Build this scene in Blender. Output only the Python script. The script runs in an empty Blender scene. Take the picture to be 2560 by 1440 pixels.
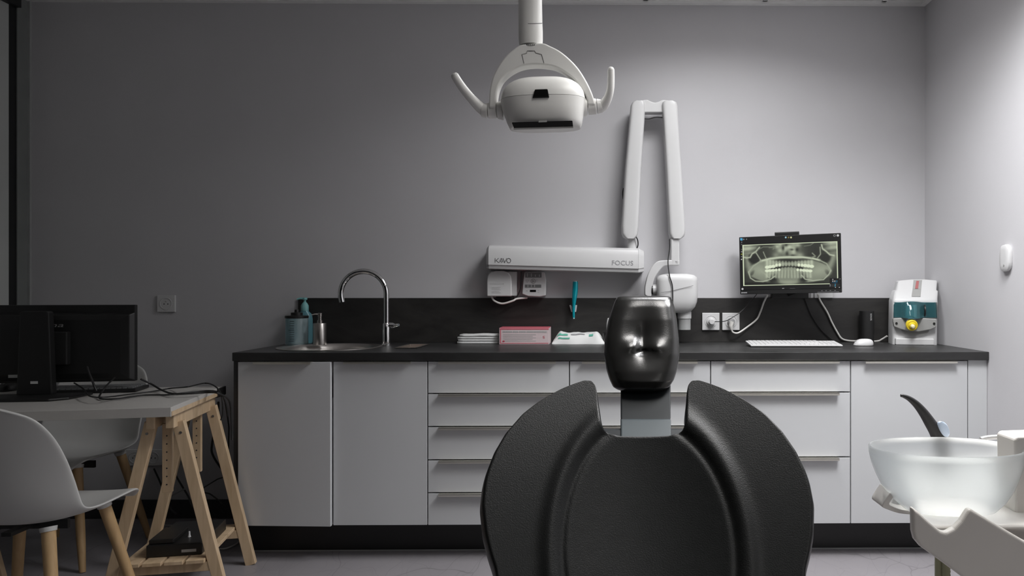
import bpy, bmesh, math, random
import numpy as np
from mathutils import Vector, Matrix
random.seed(4)
S = bpy.context.scene
COL = S.collection
PI = math.pi

# ------------------------------------------------------------------ camera
F, CX, CY, YAW, EYE = 1820.0, 1522.0, 728.0, math.radians(0.7), 1.15
cam = bpy.data.objects.new('camera', bpy.data.cameras.new('camera'))
COL.objects.link(cam)
cam.location = (0, 0, EYE)
cam.rotation_euler = (PI/2, 0, -YAW)
cam.data.sensor_width = 36
cam.data.lens = F/2560*36
cam.data.shift_x = -(CX-1280)/2560
cam.data.shift_y = (CY-720)/2560
cam.data.clip_start = 0.02
S.camera = cam

# ------------------------------------------------------------------ world, view, ceiling light level
w = bpy.data.worlds.new('world'); S.world = w; w.use_nodes = True
w.node_tree.nodes['Background'].inputs[0].default_value = (0.80, 0.86, 1.0, 1)
w.node_tree.nodes['Background'].inputs[1].default_value = 0.003
S.view_settings.view_transform = 'Standard'
S.view_settings.look = 'None'
S.view_settings.gamma = 1
S.view_settings.use_curve_mapping = False
S.view_settings.exposure = 0.0
# recessed ceiling panels, the last two added as fill: x, y, watts, colour, beam
PANELS = [(0.54, 2.78, 17, (0.985, 0.985, 1.0), 150), (1.14, 2.17, 33, (0.985, 0.985, 1.0), 128), (0.54, 1.57, 8, (1.0, 0.98, 0.95), 120), (1.14, -0.86, 13, (1.0, 0.98, 0.95), 120)]

# ------------------------------------------------------------------ pixel -> place
RV = Vector((math.cos(YAW), -math.sin(YAW), 0)); FV = Vector((math.sin(YAW), math.cos(YAW), 0))
CAM = Vector((0, 0, EYE))
def ray(px, py): return RV*((px-CX)/F) + FV + Vector((0, 0, -(py-CY)/F))
def A(px, py, Y):
    d = ray(px, py); return CAM + d*(Y/d.y)
def AZ(px, py, z):
    d = ray(px, py); return CAM + d*((z-EYE)/d.z)
def AX(px, py, x):
    d = ray(px, py); return CAM + d*(x/d.x)
def X(px, Y): return A(px, 728, Y).x
def Zh(py, Y, px=1500): return A(px, py, Y).z

# ------------------------------------------------------------------ materials
MATS = {}
def mat(name, col, rough=0.5, metal=0.0, var=0.04, scale=12, bump=0.0, bscale=200, **kw):
    m = bpy.data.materials.new(name); m.use_nodes = True
    nt = m.node_tree; b = nt.nodes['Principled BSDF']
    tc = nt.nodes.new('ShaderNodeTexCoord')
    n = nt.nodes.new('ShaderNodeTexNoise'); n.inputs['Scale'].default_value = scale; n.inputs['Detail'].default_value = 5
    nt.links.new(tc.outputs['Object'], n.inputs['Vector'])
    r = nt.nodes.new('ShaderNodeValToRGB')
    r.color_ramp.elements[0].position = 0.3; r.color_ramp.elements[1].position = 0.7
    r.color_ramp.elements[0].color = tuple(max(0, c*(1-var)) for c in col)+(1,)
    r.color_ramp.elements[1].color = tuple(min(1, c*(1+var)) for c in col)+(1,)
    nt.links.new(n.outputs['Fac'], r.inputs['Fac']); nt.links.new(r.outputs['Color'], b.inputs['Base Color'])
    b.inputs['Roughness'].default_value = rough; b.inputs['Metallic'].default_value = metal
    for k, v in kw.items():
        b.inputs[k.replace('_', ' ')].default_value = v
    if bump:
        n2 = nt.nodes.new('ShaderNodeTexNoise'); n2.inputs['Scale'].default_value = bscale; n2.inputs['Detail'].default_value = 3
        nt.links.new(tc.outputs['Object'], n2.inputs['Vector'])
        bp = nt.nodes.new('ShaderNodeBump'); bp.inputs['Strength'].default_value = bump; bp.inputs['Distance'].default_value = 0.002
        nt.links.new(n2.outputs['Fac'], bp.inputs['Height']); nt.links.new(bp.outputs['Normal'], b.inputs['Normal'])
    MATS[name] = m
    return m
mat('wall', (0.53, 0.525, 0.54), 0.85, var=0.015, scale=3, bump=0.12, bscale=350)
mat('ceiling', (0.84, 0.83, 0.82), 0.9, var=0.006, scale=60, bump=0.2, bscale=500)
mat('tbar', (0.78, 0.78, 0.77), 0.5)
mat('baseboard', (0.035, 0.035, 0.037), 0.6)
mat('cabinet_white', (0.56, 0.57, 0.58), 0.42, var=0.01, scale=3)
mat('cabinet_body', (0.60, 0.60, 0.61), 0.6)
mat('cabinet_dark', (0.025, 0.025, 0.026), 0.5)
mat('plinth', (0.012, 0.012, 0.012), 0.45)
mat('handle_steel', (0.70, 0.68, 0.62), 0.32, 0.85, var=0.02)
mat('plastic_white', (0.58, 0.58, 0.58), 0.35, var=0.01)
mat('lamp_white', (0.74, 0.735, 0.71), 0.35, var=0.012)
mat('unit_cream', (0.72, 0.69, 0.65), 0.4, var=0.01)
mat('plastic_grey', (0.30, 0.30, 0.29), 0.5, var=0.02)
mat('plastic_midgrey', (0.16, 0.165, 0.165), 0.45)
mat('seam', (0.10, 0.10, 0.10), 0.7)
mat('black_plastic', (0.012, 0.012, 0.012), 0.42)
mat('black_gloss', (0.008, 0.008, 0.008), 0.12)
mat('cable_black', (0.012, 0.012, 0.012), 0.5)
mat('cable_white', (0.66, 0.65, 0.62), 0.45)
mat('cable_grey', (0.30, 0.30, 0.30), 0.45)
mat('leather', (0.0075, 0.0080, 0.0078), 0.36, var=0.12, scale=40, bump=0.25, bscale=420, Specular_IOR_Level=0.24)
mat('leather_head', (0.010, 0.010, 0.009), 0.24, var=0.1, scale=40, bump=0.12, bscale=420, Specular_IOR_Level=0.6)
mat('bracket_grey', (0.018, 0.021, 0.023), 0.55, Specular_IOR_Level=0.2)
mat('bracket_light', (0.055, 0.068, 0.074), 0.5, Specular_IOR_Level=0.25)
mat('chrome', (0.72, 0.72, 0.72), 0.08, 1.0, var=0.01)
mat('steel', (0.42, 0.40, 0.38), 0.3, 1.0, var=0.08, scale=30)
mat('sink_steel', (0.60, 0.57, 0.54), 0.34, 1.0, var=0.05, scale=20)
mat('teal_plastic', (0.20, 0.46, 0.46), 0.4)
mat('turquoise', (0.0, 0.36, 0.44), 0.28, 0.3, Coat_Weight=0.4)
mat('paper', (0.66, 0.67, 0.66), 0.8, var=0.02)
mat('pink', (0.62, 0.12, 0.16), 0.5)
mat('pink_pale', (0.66, 0.55, 0.56), 0.5)
mat('print_grey', (0.30, 0.30, 0.31), 0.7)
mat('print_dark', (0.035, 0.035, 0.035), 0.6)
mat('print_green', (0.12, 0.42, 0.32), 0.6)
mat('print_red', (0.45, 0.04, 0.07), 0.6)
mat('print_pale', (0.42, 0.42, 0.42), 0.6)
mat('yellow', (0.80, 0.60, 0.03), 0.4)
mat('nozzle', (0.75, 0.68, 0.45), 0.4)
mat('indicator_red', (0.35, 0.10, 0.10), 0.4)
mat('shell_white', (0.58, 0.58, 0.565), 0.4, var=0.01)
mat('desk_white', (0.50, 0.485, 0.46), 0.45, var=0.015)
mat('button_blue', (0.52, 0.62, 0.76), 0.4)
mat('hose', (0.42, 0.42, 0.27), 0.5)
mat('frame_dark', (0.012, 0.013, 0.013), 0.4)
mat('frame_grey', (0.20, 0.21, 0.205), 0.5)
mat('frame_light', (0.36, 0.37, 0.365), 0.5)
mat('beige', (0.45, 0.33, 0.26), 0.6)
mat('tape_gold', (0.20, 0.13, 0.06), 0.5)
mat('led_panel', (0.9, 0.9, 0.9), 0.5, Emission_Color=(1, 0.98, 0.95, 1), Emission_Strength=3.0)

def glassmat(name, col, rough, trans=1.0, ior=1.45, alpha=1.0):
    m = mat(name, col, rough, var=0.01, Transmission_Weight=trans, IOR=ior, Alpha=alpha); return m
glassmat('teal_cover', (0.16, 0.42, 0.46), 0.06, 0.85)
glassmat('clear_plastic', (0.62, 0.80, 0.84), 0.12, 0.75)
glassmat('blue_gel', (0.22, 0.52, 0.60), 0.2, 0.45)
glassmat('cone_clear', (0.85, 0.86, 0.86), 0.12, 0.7)
glassmat('bowl_frost', (0.86, 0.89, 0.90), 0.42, 0.88, 1.25)
glassmat('partition_pane', (0.55, 0.57, 0.55), 0.6, 0.1)

def worktop_mat():
    m = mat('worktop', (0.022, 0.022, 0.022), 0.40, var=0.5, scale=4, bump=0.08, bscale=120)
    nt = m.node_tree
    n = [x for x in nt.nodes if x.type == 'TEX_NOISE'][0]
    n.inputs['Detail'].default_value = 9; n.inputs['Roughness'].default_value = 0.7; n.inputs['Distortion'].default_value = 0.8
    mp = nt.nodes.new('ShaderNodeMapping'); mp.inputs['Scale'].default_value = (0.6, 1.5, 1.9)
    tc = [x for x in nt.nodes if x.type == 'TEX_COORD'][0]
    nt.links.new(tc.outputs['Object'], mp.inputs['Vector']); nt.links.new(mp.outputs['Vector'], n.inputs['Vector'])
    b = nt.nodes['Principled BSDF']
    return m
worktop_mat()
def splash_mat():
    m = worktop_mat(); m.name = 'splashback'
    r = [x for x in m.node_tree.nodes if x.type == 'VALTORGB'][0]
    r.color_ramp.elements[0].color = (0.006, 0.0058, 0.0055, 1); r.color_ramp.elements[1].color = (0.034, 0.032, 0.030, 1)
    m.node_tree.nodes['Principled BSDF'].inputs['Roughness'].default_value = 0.5
    MATS['splashback'] = m
splash_mat()
worktop_mat()

def wood_mat(name, c0, c1, scale):
    m = mat(name, c0, 0.5)
    nt = m.node_tree
    n = [x for x in nt.nodes if x.type == 'TEX_NOISE'][0]; r = [x for x in nt.nodes if x.type == 'VALTORGB'][0]
    tc = [x for x in nt.nodes if x.type == 'TEX_COORD'][0]
    mp = nt.nodes.new('ShaderNodeMapping'); mp.inputs['Scale'].default_value = scale
    nt.links.new(tc.outputs['Object'], mp.inputs['Vector']); nt.links.new(mp.outputs['Vector'], n.inputs['Vector'])
    n.inputs['Scale'].default_value = 3; n.inputs['Distortion'].default_value = 0.6
    r.color_ramp.elements[0].color = c0+(1,); r.color_ramp.elements[1].color = c1+(1,)
wood_mat('pine', (0.50, 0.36, 0.22), (0.66, 0.50, 0.33), (14, 14, 1.5))
wood_mat('beech', (0.42, 0.27, 0.13), (0.52, 0.35, 0.18), (18, 18, 1.5))

def floor_mat():
    m = mat('floor', (0.26, 0.247, 0.26), 0.38, var=0.06, scale=2.2, bump=0.05)
    nt = m.node_tree; b = nt.nodes['Principled BSDF']
    tc = [x for x in nt.nodes if x.type == 'TEX_COORD'][0]
    base = [x for x in nt.nodes if x.type == 'VALTORGB'][0]
    prev = base.outputs['Color']
    for k, (sc, wd, dark, rot) in enumerate(((2.1, 0.005, 0.66, 0.3), (4.7, 0.006, 0.76, 1.1), (9.5, 0.010, 0.87, 2.0))):
        mp = nt.nodes.new('ShaderNodeMapping'); mp.inputs['Rotation'].default_value = (0, 0, rot); mp.inputs['Scale'].default_value = (1, 0.45, 1)
        ns = nt.nodes.new('ShaderNodeTexNoise'); ns.inputs['Scale'].default_value = 3
        ad = nt.nodes.new('ShaderNodeMixRGB'); ad.blend_type = 'ADD'; ad.inputs[0].default_value = 0.32
        nt.links.new(tc.outputs['Object'], mp.inputs['Vector']); nt.links.new(mp.outputs['Vector'], ns.inputs['Vector'])
        nt.links.new(mp.outputs['Vector'], ad.inputs[1]); nt.links.new(ns.outputs['Color'], ad.inputs[2])
        v = nt.nodes.new('ShaderNodeTexVoronoi'); v.feature = 'DISTANCE_TO_EDGE'; v.inputs['Scale'].default_value = sc
        nt.links.new(ad.outputs[0], v.inputs['Vector'])
        r = nt.nodes.new('ShaderNodeValToRGB'); r.color_ramp.elements[0].position = 0.0; r.color_ramp.elements[1].position = wd
        r.color_ramp.elements[0].color = (dark,)*3+(1,); r.color_ramp.elements[1].color = (1, 1, 1, 1)
        nt.links.new(v.outputs['Distance'], r.inputs['Fac'])
        mx = nt.nodes.new('ShaderNodeMixRGB'); mx.blend_type = 'MULTIPLY'; mx.inputs[0].default_value = 1
        nt.links.new(prev, mx.inputs[1]); nt.links.new(r.outputs['Color'], mx.inputs[2]); prev = mx.outputs[0]
    nt.links.new(prev, b.inputs['Base Color'])
floor_mat()

def screen_mat():
    m = bpy.data.materials.new('screen_image'); m.use_nodes = True; nt = m.node_tree
    b = nt.nodes['Principled BSDF']; a = nt.nodes.new('ShaderNodeVertexColor'); a.layer_name = 'Col'
    b.inputs['Base Color'].default_value = (0.01, 0.01, 0.01, 1); b.inputs['Roughness'].default_value = 0.35
    nt.links.new(a.outputs['Color'], b.inputs['Emission Color']); b.inputs['Emission Strength'].default_value = 1.0
    MATS['screen_image'] = m
screen_mat()

# ------------------------------------------------------------------ object helpers
WORLD = set()
def tag(o, label=None, cat=None, group=None, kind=None):
    if label: o['label'] = label
    if cat: o['category'] = cat
    if group: o['group'] = group
    if kind: o['kind'] = kind
    return o
def thing(name, label, cat, loc, rz=0.0, group=None, local=False, kind=None):
    e = bpy.data.objects.new(name, None); COL.objects.link(e)
    e.empty_display_size = 0.05
    e.location = loc; e.rotation_euler = (0, 0, rz)
    if not local: WORLD.add(e.name)
    return tag(e, label, cat, group, kind)
def link(name, me, material, parent):
    o = bpy.data.objects.new(name, me); COL.objects.link(o)
    if material:
        me.materials.append(MATS[material])
    if parent is not None:
        o.parent = parent
        if parent.name in WORLD:
            o.matrix_parent_inverse = (Matrix.Translation(parent.location) @ Matrix.Rotation(parent.rotation_euler[2], 4, 'Z')).inverted()
    return o
def smoothpts(pts, n=6, closed=False):
    P = [Vector(p) for p in pts]; out = []
    N = len(P)
    rng = range(N if closed else N-1)
    for i in rng:
        if closed: p0, p1, p2, p3 = P[(i-1) % N], P[i], P[(i+1) % N], P[(i+2) % N]
        else: p0, p1, p2, p3 = P[max(i-1, 0)], P[i], P[i+1], P[min(i+2, N-1)]
        for k in range(n):
            t = k/n
            out.append(0.5*((2*p1)+(p2-p0)*t+(2*p0-5*p1+4*p2-p3)*t*t+(3*p1-p0-3*p2+p3)*t**3))
    if not closed: out.append(P[-1].copy())
    return out
def sring(c, ax, ay, hx, hy, e=2.0, n=32):
    out = []
    for k in range(n):
        a = 2*PI*k/n; cs, sn = math.cos(a), math.sin(a)
        out.append(Vector(c)+Vector(ax)*hx*math.copysign(abs(cs)**(2/e), cs)+Vector(ay)*hy*math.copysign(abs(sn)**(2/e), sn))
    return out
EX, EY, EZ = Vector((1, 0, 0)), Vector((0, 1, 0)), Vector((0, 0, 1))
class G:
    def __init__(s): s.v = []; s.f = []
    def add(s, vs, fs):
        b = len(s.v); s.v += [tuple(v) for v in vs]; s.f += [tuple(i+b for i in f) for f in fs]; return s
    def box(s, x0, x1, y0, y1, z0, z1):
        vs = [(x, y, z) for x in (x0, x1) for y in (y0, y1) for z in (z0, z1)]
        return s.add(vs, [(0, 1, 3, 2), (4, 6, 7, 5), (0, 4, 5, 1), (2, 3, 7, 6), (0, 2, 6, 4), (1, 5, 7, 3)])
    def obox(s, c, ax, ay, az, hx, hy, hz):
        c, ax, ay, az = map(Vector, (c, ax, ay, az))
        vs = [c+ax*hx*i+ay*hy*j+az*hz*k for i in (-1, 1) for j in (-1, 1) for k in (-1, 1)]
        return s.add(vs, [(0, 1, 3, 2), (4, 6, 7, 5), (0, 4, 5, 1), (2, 3, 7, 6), (0, 2, 6, 4), (1, 5, 7, 3)])
    def bar(s, p, q, wx, wy, up=EY):
        p, q = Vector(p), Vector(q); d = (q-p).normalized(); a = d.cross(Vector(up)).normalized(); b = a.cross(d).normalized()
        return s.obox((p+q)/2, a, b, d, wx/2, wy/2, (q-p).length/2)
    def loft(s, rings, caps=(True, True)):
        n = len(rings[0]); vs = [v for r in rings for v in r]; fs = []
        for i in range(len(rings)-1):
            for k in range(n):
                a, b = i*n+k, i*n+(k+1) % n
                fs.append((a, b, b+n, a+n))
        if caps[0]: fs.append(tuple(range(n))[::-1])
        if caps[1]: fs.append(tuple(range((len(rings)-1)*n, len(rings)*n)))
        return s.add(vs, fs)
    def tube(s, pts, r, seg=10, flat=1.0, caps=True):
        P = [Vector(p) for p in pts]; n = len(P); rings = []
        t0 = (P[1]-P[0]).normalized(); ref = EZ if abs(t0.z) < 0.9 else EY
        a = t0.cross(ref).normalized()
        for i, p in enumerate(P):
            t = (P[min(i+1, n-1)]-P[max(i-1, 0)]).normalized()
            a = (a-t*a.dot(t)).normalized(); b = t.cross(a)
            rr = r[i] if isinstance(r, (list, tuple)) else r
            rings.append([p+a*rr*math.cos(2*PI*k/seg)+b*rr*flat*math.sin(2*PI*k/seg) for k in range(seg)])
        return s.loft(rings, (caps, caps))
    def lathe(s, prof, c, axis=EZ, seg=28, caps=(True, True)):
        axis = Vector(axis).normalized(); ref = EX if abs(axis.x) < 0.9 else EY
        a = axis.cross(ref).normalized(); b = axis.cross(a)
        return s.loft([[Vector(c)+axis*h+(a*math.cos(2*PI*k/seg)+b*math.sin(2*PI*k/seg))*max(r, 1e-4) for k in range(seg)] for r, h in prof], caps)
    def prism(s, poly, ext):
        n = len(poly); P = [Vector(p) for p in poly]; e = Vector(ext)
        return s.add(P+[p+e for p in P], [tuple(range(n)), tuple(range(n, 2*n))[::-1]]+[(k, k+n, (k+1) % n+n, (k+1) % n) for k in range(n)])
    def grid(s, rows):
        n = len(rows[0]); vs = [p for r in rows for p in r]
        return s.add(vs, [(i*n+k, i*n+k+1, (i+1)*n+k+1, (i+1)*n+k) for i in range(len(rows)-1) for k in range(n-1)])
    def mesh(s, name, smooth=35, tri=True):
        me = bpy.data.meshes.new(name); bm = bmesh.new()
        vs = [bm.verts.new(v) for v in s.v]
        for f in s.f:
            try: bm.faces.new([vs[i] for i in f])
            except ValueError: pass
        bmesh.ops.remove_doubles(bm, verts=bm.verts, dist=1e-6)
        bmesh.ops.recalc_face_normals(bm, faces=bm.faces)
        bm.to_mesh(me); bm.free()
        if smooth:
            me.polygons.foreach_set('use_smooth', [True]*len(me.polygons))
            me.set_sharp_from_angle(angle=math.radians(smooth))
        return me
    def obj(s, name, material, parent=None, smooth=35, bevel=0, bseg=2, sub=0, solid=0, label=None, angle=30):
        o = link(name, s.mesh(name, smooth), material, parent)
        if solid:
            m = o.modifiers.new('thickness', 'SOLIDIFY'); m.thickness = solid; m.offset = -1
        if bevel:
            m = o.modifiers.new('bevel', 'BEVEL'); m.width = bevel; m.segments = bseg; m.limit_method = 'ANGLE'; m.angle_limit = math.radians(angle)
            m.harden_normals = True if smooth else False
        if sub:
            m = o.modifiers.new('subdivision', 'SUBSURF'); m.levels = sub; m.render_levels = sub
        if label: o['label'] = label
        return o
def px_prism(pts, Y, depth, smooth_n=0):
    P = [A(x, y, Y) for x, y in pts]
    if smooth_n: P = smoothpts(P, smooth_n, True)
    return G().prism(P, (0, depth, 0))
def text(name, body, origin, xd, ud, width, height, material, parent, depth=0.0006, shear=0.0):
    c = bpy.data.curves.new('t', 'FONT'); c.body = body; c.size = 1; c.resolution_u = 3; c.shear = shear
    o = bpy.data.objects.new('t', c); COL.objects.link(o)
    dg = bpy.context.evaluated_depsgraph_get()
    me = bpy.data.meshes.new_from_object(o.evaluated_get(dg)); bpy.data.objects.remove(o)
    co = np.array([v.co[:] for v in me.vertices]); mn, mx = co.min(0), co.max(0)
    xd, ud = Vector(xd).normalized(), Vector(ud).normalized(); nd = xd.cross(ud)
    for v in me.vertices:
        a = (v.co.x-mn[0])/(mx[0]-mn[0])*width; b = (v.co.y-mn[1])/(mx[1]-mn[1])*height
        v.co = Vector(origin)+xd*a+ud*b+nd*depth
    me.name = name
    return link(name, me, material, parent)
def strokes(name, lines, origin, xd, ud, width, material, parent, depth=0.0006):
    xd, ud = Vector(xd).normalized(), Vector(ud).normalized(); nd = xd.cross(ud); g = G()
    for ln in lines:
        P = [Vector(origin)+xd*x+ud*y+nd*depth for x, y in ln]
        for p, q in zip(P, P[1:]):
            d = (q-p).normalized(); s = nd.cross(d)*width/2; e = d*width*0.25
            g.add([p-e-s, q+e-s, q+e+s, p-e+s], [(0, 1, 2, 3)])
    return g.obj(name, material, parent, smooth=0)

# ------------------------------------------------------------------ setting
YB = 3.72
CEIL = 2.625
XR = A(2312, 400, YB).x
XL = A(73, 400, YB).x
Y0 = -1.6
tag(G().box(XL-0.3, XR+0.12, YB, YB+0.12, -0.05, CEIL+0.1).obj('wall_back', 'wall', smooth=0), kind='structure')
tag(G().box(XR, XR+0.12, Y0, YB, -0.05, CEIL+0.1).obj('wall_right', 'wall', smooth=0), kind='structure')
tag(G().box(XL-1.2, XR+0.12, Y0, YB+0.1, -0.08, 0.0).obj('floor', 'floor', smooth=0), kind='structure')
ceil = tag(G().box(XL-0.3, XR+0.12, Y0, YB+0.12, CEIL+0.02, CEIL+0.1).obj('ceiling', 'ceiling', smooth=0), kind='structure')
# suspended grid tiles (0.607 m), first full joint from the photograph
JX = A(1912, 5, YB-0.03).x
TS = 0.607
tile_me = G().box(-TS/2+0.014, TS/2-0.014, -TS/2+0.014, TS/2-0.014, 0.0, 0.018).mesh('ceiling_tile', 0)
tile_me.materials.append(MATS['ceiling'])
bars = G(); ny = 8
xs = [JX+TS*k for k in range(-9, 2)]
ys = [YB-0.03-TS*k for k in range(0, ny+2)]
panel_cells = set()
for x, y, W, c, bw in PANELS:
    i = min(range(len(xs)-1), key=lambda i: abs((xs[i]+xs[i+1])/2-x)); j = min(range(len(ys)-1), key=lambda j: abs((ys[j]+ys[j+1])/2-y))
    panel_cells.add((i, j))
for i in range(len(xs)-1):
    for j in range(len(ys)-1):
        if (i, j) in panel_cells: continue
        x0, x1 = max(xs[i], XL), min(xs[i+1], XR)
        if x1-x0 < 0.05: continue
        if xs[i] < XL or xs[i+1] > XR:
            me = G().box(-(x1-x0)/2+0.012, (x1-x0)/2-0.012, -TS/2+0.014, TS/2-0.014, 0.0, 0.018).mesh('ceiling_tile', 0); me.materials.append(MATS['ceiling'])
        else: me = tile_me
        o = bpy.data.objects.new('ceiling_tile', me); COL.objects.link(o); o.parent = ceil
        o.location = ((x0+x1)/2, (ys[j]+ys[j+1])/2, CEIL+0.001)
for x in xs:
    if XL < x < XR: bars.box(x-0.012, x+0.012, Y0, YB-0.03, CEIL-0.003, CEIL+0.018)
for y in ys: bars.box(XL, XR, y-0.012, y+0.012, CEIL-0.003, CEIL+0.018)
bars.obj('ceiling_grid', 'tbar', ceil, smooth=0)
tag(G().box(XL, XR, YB-0.028, YB, CEIL-0.012, CEIL).obj('trim_1', 'tbar', smooth=0), kind='structure')
tag(G().box(XR-0.028, XR, Y0, YB-0.028, CEIL-0.012, CEIL).obj('trim_2', 'tbar', smooth=0), kind='structure')
# the ceiling light panels; two are added fill for the operating lamp and spittoon
for i, (x, y, W, c, bw) in enumerate(PANELS):
    a = min(range(len(xs)-1), key=lambda k: abs((xs[k]+xs[k+1])/2-x)); b = min(range(len(ys)-1), key=lambda k: abs((ys[k]+ys[k+1])/2-y))
    cx, cy = (xs[a]+xs[a+1])/2, (ys[b]+ys[b+1])/2
    t = thing('ceiling_light', ['square recessed ceiling light panel closest to the x-ray unit', 'square recessed ceiling light panel above the spittoon by the right wall', 'added square fill light panel above the treatment chair, brightening the operating lamp', 'added unseen fill light panel behind the camera, brightening the spittoon front'][i], 'ceiling light', (cx, cy, CEIL-0.004), group='ceiling light panels')
    h = TS/2-0.014
    G().box(cx-h, cx+h, cy-h, cy+h, CEIL+0.002, CEIL+0.012).obj('diffuser', 'led_panel', t, smooth=0)
    fr = G()
    for s in (-1, 1):
        fr.box(cx-h, cx+h, cy+s*h-0.012, cy+s*h+0.012, CEIL-0.004, CEIL+0.013); fr.box(cx+s*h-0.012, cx+s*h+0.012, cy-h, cy+h, CEIL-0.004, CEIL+0.013)
    fr.obj('frame', 'tbar', t, smooth=0)
    ld = bpy.data.lights.new('panel_glow', 'AREA'); ld.shape = 'SQUARE'; ld.size = 0.55; ld.energy = W; ld.color = c; ld.spread = math.radians(bw)
    lo = bpy.data.objects.new('panel_glow', ld); COL.objects.link(lo); lo.location = (cx, cy, CEIL-0.008)

# glazed partition on the left
wl = tag(G().box(XL-0.12, XL, YB-0.075, YB, 0, CEIL).obj('wall_left', 'frame_grey', smooth=0), kind='structure')
tag(G().box(XL-0.02, XL+0.012, YB-0.012, YB, 0, CEIL).obj('trim_3', 'frame_light', smooth=0), kind='structure')
wn = thing('window_1', None, None, (XL, 2.5, 0), kind='structure')
yA = YB-0.075
fr = G()
fr.box(XL-0.07, XL-0.005, yA-0.045, yA, 0, CEIL); fr.box(XL-0.07, XL-0.005, 0.4, 0.46, 0, CEIL)
fr.box(XL-0.07, XL-0.005, 2.0, 2.05, 0, CEIL)
fr.box(XL-0.07, XL+0.02, 0.4, yA, CEIL-0.07, CEIL); fr.box(XL-0.07, XL-0.005, 0.4, yA, 0, 0.08)
fr.obj('window_frame', 'frame_dark', wn, smooth=0)
for a, b in ((0.46, 2.0), (2.05, yA-0.045)):
    G().box(XL-0.012, XL-0.006, a, b, 0.08, CEIL-0.07).obj('pane', 'partition_pane', wn, smooth=0)

# ------------------------------------------------------------------ worktop and cabinets
WZ = 0.89
WYF = 3.10
WXL = A(580, 881, WYF).x
CF = 3.115                                     # front plane of the doors
def wz(py): return A(1500, py, CF).z
def cx_(px): return A(px, 900, CF).x
CT = WZ-0.036
CB = wz(1311.5)
sinkc = AZ(826, 868, WZ); sinkr = 0.232
wt = G().box(WXL, XR-0.0006, WYF, YB-0.0006, WZ-0.036, WZ).mesh('worktop', 0)
ch = [Vector(p) for p in ((AZ(982, 872, WZ).x, AZ(982, 872, WZ).y, 0), (AZ(1040, 872, WZ).x, AZ(1040, 872, WZ).y, 0), (AZ(1072, 860.5, WZ).x, AZ(1072, 860.5, WZ).y, 0), (AZ(1030, 861, WZ).x, AZ(1030, 861, WZ).y, 0))]
chx0, chx1 = min(p.x for p in ch), max(p.x for p in ch); chy0, chy1 = ch[0].y+0.02, ch[2].y-0.02
def cut(me, cutters):
    o = bpy.data.objects.new('tmp', me); COL.objects.link(o); extra = []
    for c in cutters:
        k = bpy.data.objects.new('cut', c); COL.objects.link(k); extra.append(k)
        m = o.modifiers.new('b', 'BOOLEAN'); m.object = k; m.operation = 'DIFFERENCE'; m.solver = 'EXACT'
    dg = bpy.context.evaluated_depsgraph_get()
    out = bpy.data.meshes.new_from_object(o.evaluated_get(dg))
    for k in extra+[o]: bpy.data.objects.remove(k)
    return out
wt = cut(wt, [G().lathe([(sinkr-0.012, -0.1), (sinkr-0.012, 0.1)], (sinkc.x, sinkc.y, WZ), seg=64).mesh('c', 0),
              G().box(chx0+0.008, chx1-0.008, chy0+0.008, chy1-0.008, WZ-0.1, WZ+0.1).mesh('c', 0)])
wt.name = 'worktop'
o = link('worktop', wt, 'worktop', None)
m = o.modifiers.new('bevel', 'BEVEL'); m.width = 0.0025; m.segments = 2; m.limit_method = 'ANGLE'; m.angle_limit = math.radians(60)
tag(o, 'long black stone-look worktop running over all the white cabinets', 'worktop')
SPX = A(745, 800, YB-0.012).x
SPZ = A(1300, 745, YB-0.012).z
tag(G().box(SPX, XR-0.0006, YB-0.0115, YB-0.0006, WZ+0.0004, SPZ).obj('splashback', 'splashback', smooth=0, bevel=0.001), 'low black mottled splashback panel along the back wall above the worktop', 'splashback')
PLY = 3.235
t = thing('plinth', 'long black kick board along the floor under the cabinets', 'plinth', (0, PLY, 0))
plx = A(612, 1340, PLY).x
G().box(plx, XR-0.02, PLY, PLY+0.016, 0.006, CB-0.001).obj('board', 'plinth', t, smooth=0)
G().box(plx, XR-0.02, PLY-0.002, PLY+0.014, 0.0, 0.006).obj('seal_strip', 'frame_light', t, smooth=0)
G().prism([A(609, 1318, PLY), A(615, 1318, PLY), A(626, 1372, PLY), A(620, 1374, PLY)], (0, -0.012, 0)).obj('edge_band', 'tape_gold', t, smooth=0, label='brown end edge of the kick board')

def handle(x0, x1, ztop, parent, yf=CF):
    g = G()
    g.box(x0, x1, yf-0.022, yf+0.010, ztop-0.0005, ztop+0.0012)
    g.box(x0, x1, yf-0.022, yf-0.0205, ztop-0.0085, ztop+0.0012)
    return g.obj('handle', 'handle_steel', parent, smooth=0)
def carcass(px0, px1, name, label, end_dark=False):
    x0, x1 = cx_(px0), cx_(px1)
    t = thing(name, label, 'cabinet', ((x0+x1)/2, 3.4, CB), group='white base cabinets under the worktop')
    zl = CT-0.16 if px0 == 832 else CT-0.0006; zr_ = CT-0.16 if px1 == 832 else CT-0.0006     # the sides under the sink are cut lower
    g = G().box(x0+0.0005, x0+0.0165, CF+0.019, YB-0.02, CB, zl).box(x1-0.0165, x1-0.0005, CF+0.019, YB-0.02, CB, zr_)
    g.box(x0+0.0165, x1-0.0165, CF+0.019, YB-0.02, CB, CB+0.016).box(x0+0.0165, x1-0.0165, YB-0.03, YB-0.02, CB+0.016, CT-0.0006)
    g.box(x0+0.0165, x1-0.0165, CF+0.019, CF+0.035, CT-0.03, CT-0.0006).obj('body', 'cabinet_body', t, smooth=0)
    return t
GAP = 0.0022
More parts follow.
